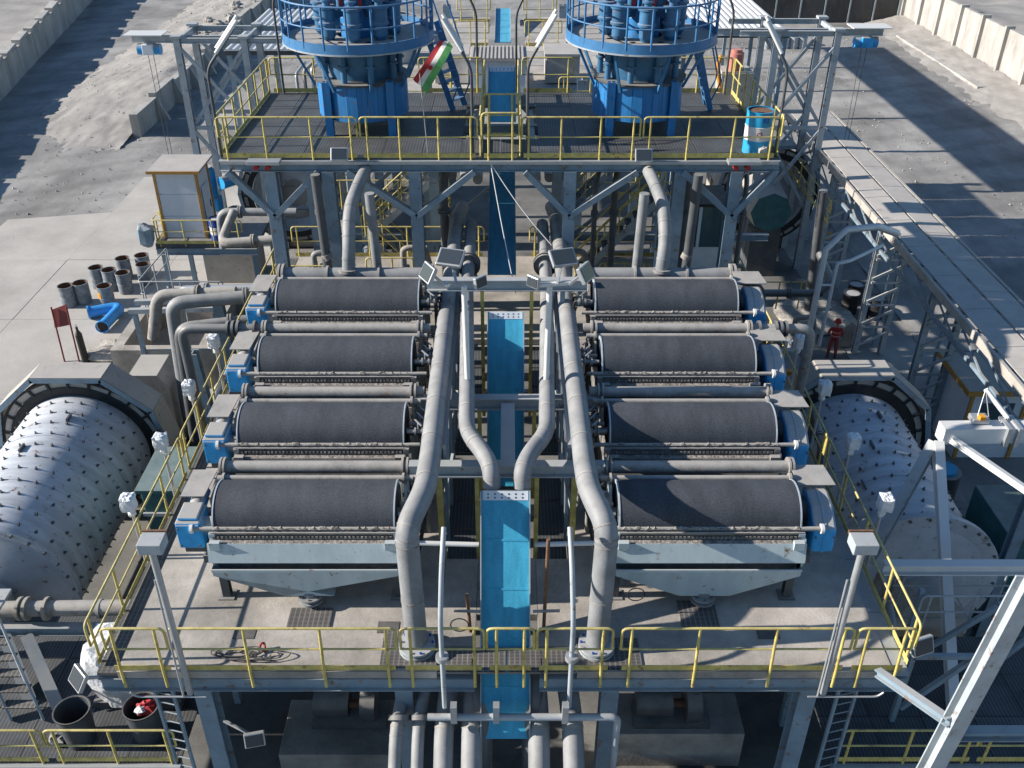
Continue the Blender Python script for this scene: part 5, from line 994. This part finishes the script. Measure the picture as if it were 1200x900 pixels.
t = thing('wrapped_machine', 'bulky machine wrapped in crumpled pale plastic below the left front corner', 'machine', (-8.2, 13.9, -3)); part(lumpy((-8.35, 13.95, -2.1), .75, .55, .95, 11, 16, 12, .1, .45), 'wrapping', 'wrap', t); part(lumpy((-7.6, 14.0, -2.0), .6, .45, .7, 12, 14, 10, .1, .4), 'wrapping', 'wrap', t); part(MB().box(-9.0, -7.1, 13.5, 14.4, -3.02, -2.8), 'base', 'dark_steel', t)
t = thing('pipe_bridge', 'flanged tan pipe on a blue-grey beam with raking legs at the left edge', 'pipe', (-10, 15, -2)); part(MB().cyl((-13.5, 15.2, -1.75), (-8.0, 15.2, -1.65), .18, 16), 'pipe_body', 'dusty_steel', t)
for x in (-11.0, -10.85, -10.4, -9.2): part(MB().flange((x, 15.2, -1.7), (1, 0, 0), .27 if x < -10 else .22, .07), 'flange', 'dusty_steel', t)
part(MB().ibeam((-13.5, 15.0, -2.15), (-8.0, 15.0, -2.15), .2, .25), 'support_beam', 'steel', t)
for a, b_ in (((-11.4, 14.9, -2.3), (-10.6, 13.8, -3.03)), ((-10.9, 14.9, -2.3), (-9.9, 13.6, -3.03))): part(MB().ibeam(a, (b_[0] + .1, b_[1] - .1, b_[2]), .26, .26, .03), 'raking_leg', 'steel', t)
t = thing('access_stair', 'grey access stair with handrail at the left edge below the mill', 'stairs', (-10.6, 13.5, -3))
for o in (0, .7): part(MB().beam((-11.0 - o, 14.4, -.9), (-10.0 - o, 13.2, -3.0), .05, .2), 'stringer', 'steel', t); part(MB().tube(fillet([(-10.2 - o, 13.4, -2.0), (-11.0 - o, 14.4, .1), (-11.6 - o, 14.6, .1), (-11.6 - o, 14.6, -.9)], .15), .03, 8), 'handrail', 'steel_light', t)
for k in range(7): p = V((-11.0, 14.4, -.9)).lerp(V((-10.0, 13.2, -3.0)), k / 7); part(MB().beam(p, p - V((.7, 0, 0)), .22, .03), 'tread', 'grating_light', t)
part(MB().box(-12.2, -10.9, 14.2, 15.0, -.95, -.88), 'landing', 'steel_light', t)
# cable tangle on the deck
mb = MB(); rnd = random.Random(3)
for k in range(6):
    cx, cy = -4.95 + rnd.uniform(-.5, .4), 12.25 + rnd.uniform(-.05, .15); r = rnd.uniform(.12, .35); n = 22
    mb.tube([(cx + r * math.cos(a * 2 * PI / 20 + k) * 1.6 + .02 * a, cy + r * .5 * math.sin(a * 2 * PI / 20 + k), .02 + .01 * k + .015 * math.sin(a)) for a in range(n)], .012, 6)
single(mb, 'cable_tangle', 'rubber', 'tangle of dark cable lying on the deck behind the front rail', 'cable')
single(MB().tube(fillet([(-4.75, 12.5, .02), (-4.72, 12.52, .14), (-4.66, 12.55, .12), (-4.62, 12.4, .03)], .05), .022, 8), 'red_plug', 'red', 'red cable plug standing in the cable tangle', 'plug')
for k, (x, y) in enumerate(((-.9, 12.6), (2.55, 13.4))): single(MB().tube([(x + .17 * math.cos(a * PI / 9), y, .55 + .17 * math.sin(a * PI / 9)) for a in range(19)], .012, 6), 'hose_loop', 'rubber', 'loop of thin black hose %s' % ['beside the left riser pipe', 'on the deck beside the right riser pipe'][k], 'hose')
# ------------------------------------------------------------------ rear plant beyond the upper deck
rp = thing('rear_structure', 'rear steel structure with blue-grey columns beyond the upper deck', 'steel frame', (0, 45, GZ))
for y in (38, 46, 53):
    for x in (-6.5, -3.2, 3.0, 6.5):
        part(MB().ibeam((x, y, GZ), (x, y, 4.2), .4, .4, .04, (0, 1, 0)), 'column', 'steel', rp)
    part(MB().ibeam((-6.8, y, 3.3), (-.9, y, 3.3), .2, .35), 'beam', 'steel', rp); part(MB().ibeam((.7, y, 3.3), (6.8, y, 3.3), .2, .35), 'beam', 'steel', rp)
    for a, b_ in ((-6.5, -3.2), (6.5, 3.0)): part(MB().beam((a, y - .1, .2), (b_, y - .1, 3.1), .18, .16), 'brace', 'steel', rp)
for i in range(6):
    for sx in (-1, 1): part(MB().box(sx * .9, sx * 6.7, 37.6 + i * 2.6, 40.15 + i * 2.6, 3.48, 3.55), 'floor_plate', 'concrete' if i % 2 else 'dusty_steel', rp)
for sx, nm in ((-1, 'left'), (1, 'right')):
    for k, y in enumerate((46.5, 52)): rail([(sx * .85, y), (sx * 2.6, y)], 3.55, 'far yellow rail beside the distant blue chute, %s %s' % (nm, ['near', 'far'][k]), 1.15, sp=.9)
    rail([(sx * 5.6, 36.5), (sx * 2.0, 36.5)], 3.55, 'yellow rail on the rear structure behind the upper deck, %s half' % nm, 1.1, sp=1.2)
    t = thing('storage_bin', 'cream steel bin on the rear structure, %s of the chute line' % nm, 'bin', (sx * 2.3, 40.5, 3.55)); part(MB().box(sx * 1.6, sx * 3.0, 39.6, 41.4, 3.6, 4.7), 'body', 'cream', t, .03); part(MB().box(sx * 1.55, sx * 3.05, 39.5, 41.45, 4.701, 4.8), 'lid', 'cream', t)
    t = thing('slurry_tank', 'grey cylindrical tank on the rear structure, %s side' % nm, 'tank', (sx * 5, 44, 3.55)); part(MB().cyl((sx * 5.2, 44, 3.56), (sx * 5.2, 44, 5.3), 1.1, 28), 'shell', 'galv', t); part(MB().lathe([(1.1, 5.3), (1.16, 5.32), (1.16, 5.4), (1.0, 5.4)], (sx * 5.2, 44, 0), (0, 0, 1), 28), 'rim', 'steel', t); part(MB().cyl((sx * 5.2, 44, 5.3), (sx * 5.2, 44, 6.0), .25), 'agitator', 'blue_machine', t)
    stair((sx * 2.2, 33.6, .2), (sx * 5.2, 33.6, 3.4), .8, 11, 'rear stair with yellow handrails behind the %s cyclone cluster' % nm, 'steel')
    for k in range(4): pipe([(sx * (1.0 + .5 * k), 31 + k, 2.6 - .3 * k), (sx * (1.1 + .5 * k), 37, 2.3 - .3 * k), (sx * (1.1 + .5 * k), 52, 2.2)], .17, 'long grey pipe running back behind the upper deck, %s %s' % (nm, ['innermost', 'second', 'third', 'outermost'][k]), 'pipe', (.2, .5))
t = thing('feed_box', 'cream corrugated feed box at the head of the upper blue chute', 'box', (-.3, 38, 3)); part(MB().box(-1.45, .75, 38.2, 40.2, 3.6, 4.9), 'body', 'panel_white', t)
for k in range(14): part(MB().box(-1.43 + .155 * k, -1.35 + .155 * k, 38.1, 40.3, 4.91, 4.97), 'rib', 'cream', t)
part(MB().box(-1.5, .8, 38.08, 40.32, 4.85, 4.905), 'roof', 'cream', t)
def corr_roof(x0, x1, y0, y1, z, label):
    t = thing('canopy_roof', label, 'roof', ((x0 + x1) / 2, y0, GZ)); n = int(abs(x1 - x0) / .33)
    for k in range(n):
        a = x0 + (x1 - x0) * k / n; d = (x1 - x0) / n
        part(MB().prism([(a, y0, z), (a + d * .25, y0, z + .07), (a + d * .6, y0, z + .07), (a + d * .85, y0, z), (a + d * .995, y0, z), (a + d * .995, y0, z - .02), (a, y0, z - .02)], (0, y1 - y0, 0)), 'roof_sheet', 'white_paint', t)
    for x in (x0 + .2, x1 - .2):
        for y in [y0 + .2 + q * (y1 - y0 - .4) / max(1, round((y1 - y0) / 7)) for q in range(max(1, round((y1 - y0) / 7)) + 1)]: part(MB().beam((x, y, GZ), (x, y, z - .03), .2, .2), 'post', 'steel', t)
    part(MB().beam((x0, y0 + .1, z - .14), (x1, y0 + .1, z - .14), .12, .2), 'eave_beam', 'dark_steel', t)
corr_roof(9.3, 15.0, 51.8, 88, 3.0, 'white corrugated canopy roof at the upper right behind the hoist frame'); corr_roof(-14.0, -8.6, 48, 58, 3.0, 'white corrugated canopy roof at the upper left behind the ring platform')
t = thing('pink_motor', 'salmon-coloured motor under the right canopy edge', 'motor', (8.3, 34, 4)); part(MB().cyl((8.2, 34.6, 5.4), (8.2, 34.6, 6.0), .27, 18).cyl((8.2, 34.6, 6.0), (8.2, 34.6, 6.12), .2, 18), 'motor', 'salmon', t); part(MB().box(7.7, 8.8, 34.1, 35.2, 3.4, 5.4), 'stand', 'guard', t); part(MB().tube([(7.6 + .1 * math.sin(k), 34.2, 4.2 + .3 * k) for k in range(7)], .08, 8), 'hose', 'orange', t)
t = thing('rust_pump', 'orange-brown pump behind the rear left corner of the upper deck', 'pump', (-6.6, 34, 4)); part(MB().cyl((-6.3, 34.2, 5.2), (-5.5, 34.2, 5.2), .35, 16).cyl((-6.0, 34.2, 5.2), (-6.0, 34.2, 6.2), .15), 'casing', 'rust', t); part(MB().box(-6.7, -5.1, 33.7, 34.8, 3.2, 4.85), 'plinth', 'cream', t)
for k in range(7): single(MB().tube(fillet([(-7.3 + .28 * k, 33.2, 2.5), (-7.3 + .28 * k, 33.2, 5.6 + .1 * (k % 3)), (-7.2 + .28 * k, 34.4, 5.7)], .15), .06, 8), 'sampling_line', 'dusty_steel' if k % 2 else 'galv', 'thin sampling line rising behind the rear left rail, %s' % ['first', 'second', 'third', 'fourth', 'fifth', 'sixth', 'seventh'][k] + ' from the left', 'pipe')
for k in range(10): barrel(23.5 + .8 * (k % 5), 88 + 1.2 * (k // 5), GZ, ['steel_light', 'steel_light'], 'grey drum in the %s row by the far fence, %s from the left' % (['front', 'back'][k // 5], ['first', 'second', 'third', 'fourth', 'fifth'][k % 5]), 1.0, .36, 'drums by the far fence')

# ------------------------------------------------------------------ clutter under the upper deck, ropes, tyre marks
for k, (a, b_) in enumerate((((-.45, 25.0, 5.3), (.25, 23.6, 2.0)), ((-.45, 25.0, 5.28), (1.25, 24.2, 3.2)))):
    single(MB().tube([V(a).lerp(V(b_), i / 8) - V((0, 0, .12 * math.sin(PI * i / 8))) for i in range(9)], .014, 6), 'white_rope', 'white_paint', 'thin white rope slung from the upper deck, %s' % ['steep one along the shaded chute', 'shallow one towards the right pipes'][k], 'rope')
for k in range(4):
    x = -7.2 + 4.3 * k + (1.0 if k > 1 else 0); t = thing('bracing_bay', 'blue-grey bracing frame deep under the upper deck, %s from the left' % ['first', 'second', 'third', 'fourth'][k], 'steel frame', (x, 33, GZ))
    part(MB().ibeam((x, 33, GZ), (x, 33, 4.6), .28, .28, .03, (0, 1, 0)), 'column', 'steel', t); part(MB().ibeam((x, 33, 2.3), (x + 3.2, 33, 2.3), .18, .26), 'beam', 'steel', t); part(MB().ibeam((x, 33, -.4), (x + 3.2, 33, -.4), .18, .26), 'beam', 'steel', t); part(MB().beam((x + .1, 33, -.3), (x + 3.0, 33, 2.2), .12, .12), 'brace', 'steel', t)
for k, (x, y, z, h) in enumerate(((-6.2, 27.6, 0, 1.1), (-3.4, 28.2, 0, 1.0), (-1.9, 26.6, 0, 1.5), (1.7, 26.8, 0, 1.5), (-5.4, 33.8, -2.2, 1.6), (-3.0, 34.2, -2.2, 1.4), (9.6, 28.8, -4.6, 1.2), (10.9, 31.2, -4.6, 1.4), (8.6, 33.6, -3.4, 1.2))):
    t = thing('valve_station', 'flanged valve station with handwheel under the upper deck, %s' % ['by the left column', 'beside the left stair', 'left of the shaded chute', 'right of the shaded chute', 'rear left', 'rear left inner', 'right yard front', 'right yard middle', 'right yard rear'][k], 'valve', (x, y, z))
    part(MB().cyl((x, y, z), (x, y, z + h), .11, 14).flange((x, y, z + .2), (0, 0, 1), .19).flange((x, y, z + h * .55), (0, 0, 1), .2).flange((x, y, z + h * .55 + .1), (0, 0, 1), .2), 'riser', 'pipe', t)
    part(MB().tube(fillet([(x, y, z + h), (x, y, z + h + .3), (x + .7, y + .1, z + h + .3), (x + .9, y + .2, z + h - .6)], .22), .1, 12), 'elbow', 'dusty_steel' if k % 2 else 'pipe', t)
    part(MB().lathe([(.14, 0), (.17, 0), (.17, .03), (.14, .03), (.14, 0)], (x - .05, y - .32, z + h * .6), (0, 1, 0), 16).cyl((x - .05, y - .32, z + h * .6), (x, y, z + h * .6), .02, 6), 'handwheel', ['red', 'blue_machine', 'rust'][k % 3], t)

# ------------------------------------------------------------------ loose stones on the sand and the yard
def stones(n, fx, fz, smin, smax, seed):
    rnd = random.Random(seed); mb = MB()
    for k in range(n):
        x, y = fx(rnd); z = fz(x, y); r = rnd.uniform(smin, smax) * rnd.uniform(.5, 1); a = rnd.uniform(0, 6.28)
        vs = [(x + r * math.cos(a + 2.1 * q) * rnd.uniform(.7, 1.2), y + r * math.sin(a + 2.1 * q) * rnd.uniform(.7, 1.2), z - .02) for q in range(3)] + [(x + rnd.uniform(-.3, .3) * r, y + rnd.uniform(-.3, .3) * r, z + r * rnd.uniform(.5, .9))]
        mb.add(vs, [(0, 1, 3), (1, 2, 3), (2, 0, 3)])
    return mb
o = part(stones(1100, lambda r: (r.uniform(-36, -25.5), r.uniform(58, 118)), heap, .03, .13, 5), 'loose_stones', 'rubble', None, kind='stuff', label='loose grey stones scattered over the sand slope', category='stones')
o = part(stones(1800, lambda r: (r.choice([r.uniform(-33, -16), r.uniform(18, 38)]), r.uniform(45, 96)), lambda x, y: GZ + .06, .03, .12, 6), 'yard_gravel', 'rubble', None, kind='stuff', label='small gravel scattered over the yard', category='gravel')

# ------------------------------------------------------------------ more rails, stairs and dark pipes beneath the upper deck
for k, (a, b_, z) in enumerate((((-7.4, 27.4), (-5.2, 27.4), 0), ((-4.6, 28.0), (-2.9, 28.0), 0), ((3.0, 27.6), (4.6, 27.6), 0), ((-6.6, 34.6), (-2.6, 34.6), .2), ((2.4, 35.2), (6.8, 35.2), .4))):
    rail([a, b_], z, 'yellow rail in the shade beneath the upper deck, %s' % ['behind the left outer post', 'behind the left drop pipe', 'left of the glazed booth', 'deep left', 'deep right', 'outside right'][k], 1.05, sp=.9)
for k, x in enumerate((-7.0, -5.6, -1.9, 2.6, 3.2, 5.4, 7.0)):
    pipe([(x, 26.2 + .3 * (k % 3), .02), (x, 26.2 + .3 * (k % 3), 4.2), (x + .5, 29, 4.6), (x + .4, 33, 4.4)], .075 + .03 * (k % 3), 'dark riser pipe climbing under the upper deck, %s from the left' % ['first', 'second', 'third', 'fourth', 'fifth', 'sixth', 'seventh'][k], 'pipe_dark', (.3,))
stair((-5.2, 31.4, .05), (-2.4, 31.4, 2.6), .8, 10, 'stair with yellow handrails rising right behind the left columns')

# ------------------------------------------------------------------ small pipework along both sides of the platform
for k, (x, y, z) in enumerate(((8.3, 14.2, -1.2), (8.4, 20.2, -.9), (8.2, 22.6, -1.3), (8.6, 28.6, -.6), (-8.4, 16.6, -1.6), (-8.5, 23.0, -.9), (-8.6, 27.6, -.5))):
    pipe([(x, y, GZ + .1), (x, y, z), (x + .25, y + 1.6, z + .1), (x + .25, y + 1.7, z - 2.5)], .08 + .02 * (k % 3), 'thin service pipe hugging the platform side, %s' % ['front right', 'right beside the mill', 'right behind the mill gear', 'rear right', 'front left', 'left beside the wrapped lamps', 'rear left'][k], ['pipe', 'pipe_dark', 'galv'][k % 3], (.3, .6), .25)
t = thing('cross_bracing', 'thin blue-grey braces and posts behind the raking column at the right edge', 'steel frame', (11, 14, GZ))
for a, b_ in (((8.9, 14.6, -3.0), (8.9, 14.6, -.5)), ((10.4, 14.2, -5.9), (10.4, 14.2, -.5)), ((11.6, 14.0, -5.9), (11.6, 14.0, -.5)), ((8.9, 14.6, -2.9), (10.4, 14.2, -.6)), ((10.4, 14.2, -3.0), (11.6, 14.0, -.6)), ((8.3, 13.2, -1.0), (9.6, 13.2, -1.0)), ((8.3, 13.2, -1.0), (8.3, 13.2, -3.0)), ((9.6, 13.2, -1.0), (8.4, 13.2, -2.6))):
    part(MB().beam(a, b_, .1, .1), 'strut', 'steel', t)
rail([(8.9, 14.5), (12.4, 14.5)], -1.6, 'grey handrail between the braces below the shaded mill end', 1.0, m='steel_light', sp=1.2, kick=False)
single(MB().tube([(11.0 + .45 * math.cos(a * PI / 10), 14.3, -1.6 + .5 * math.sin(a * PI / 10)) for a in range(21)], .02, 6), 'cable_loop', 'rubber', 'loop of black cable hanging by the dark ladder at the right edge', 'cable')
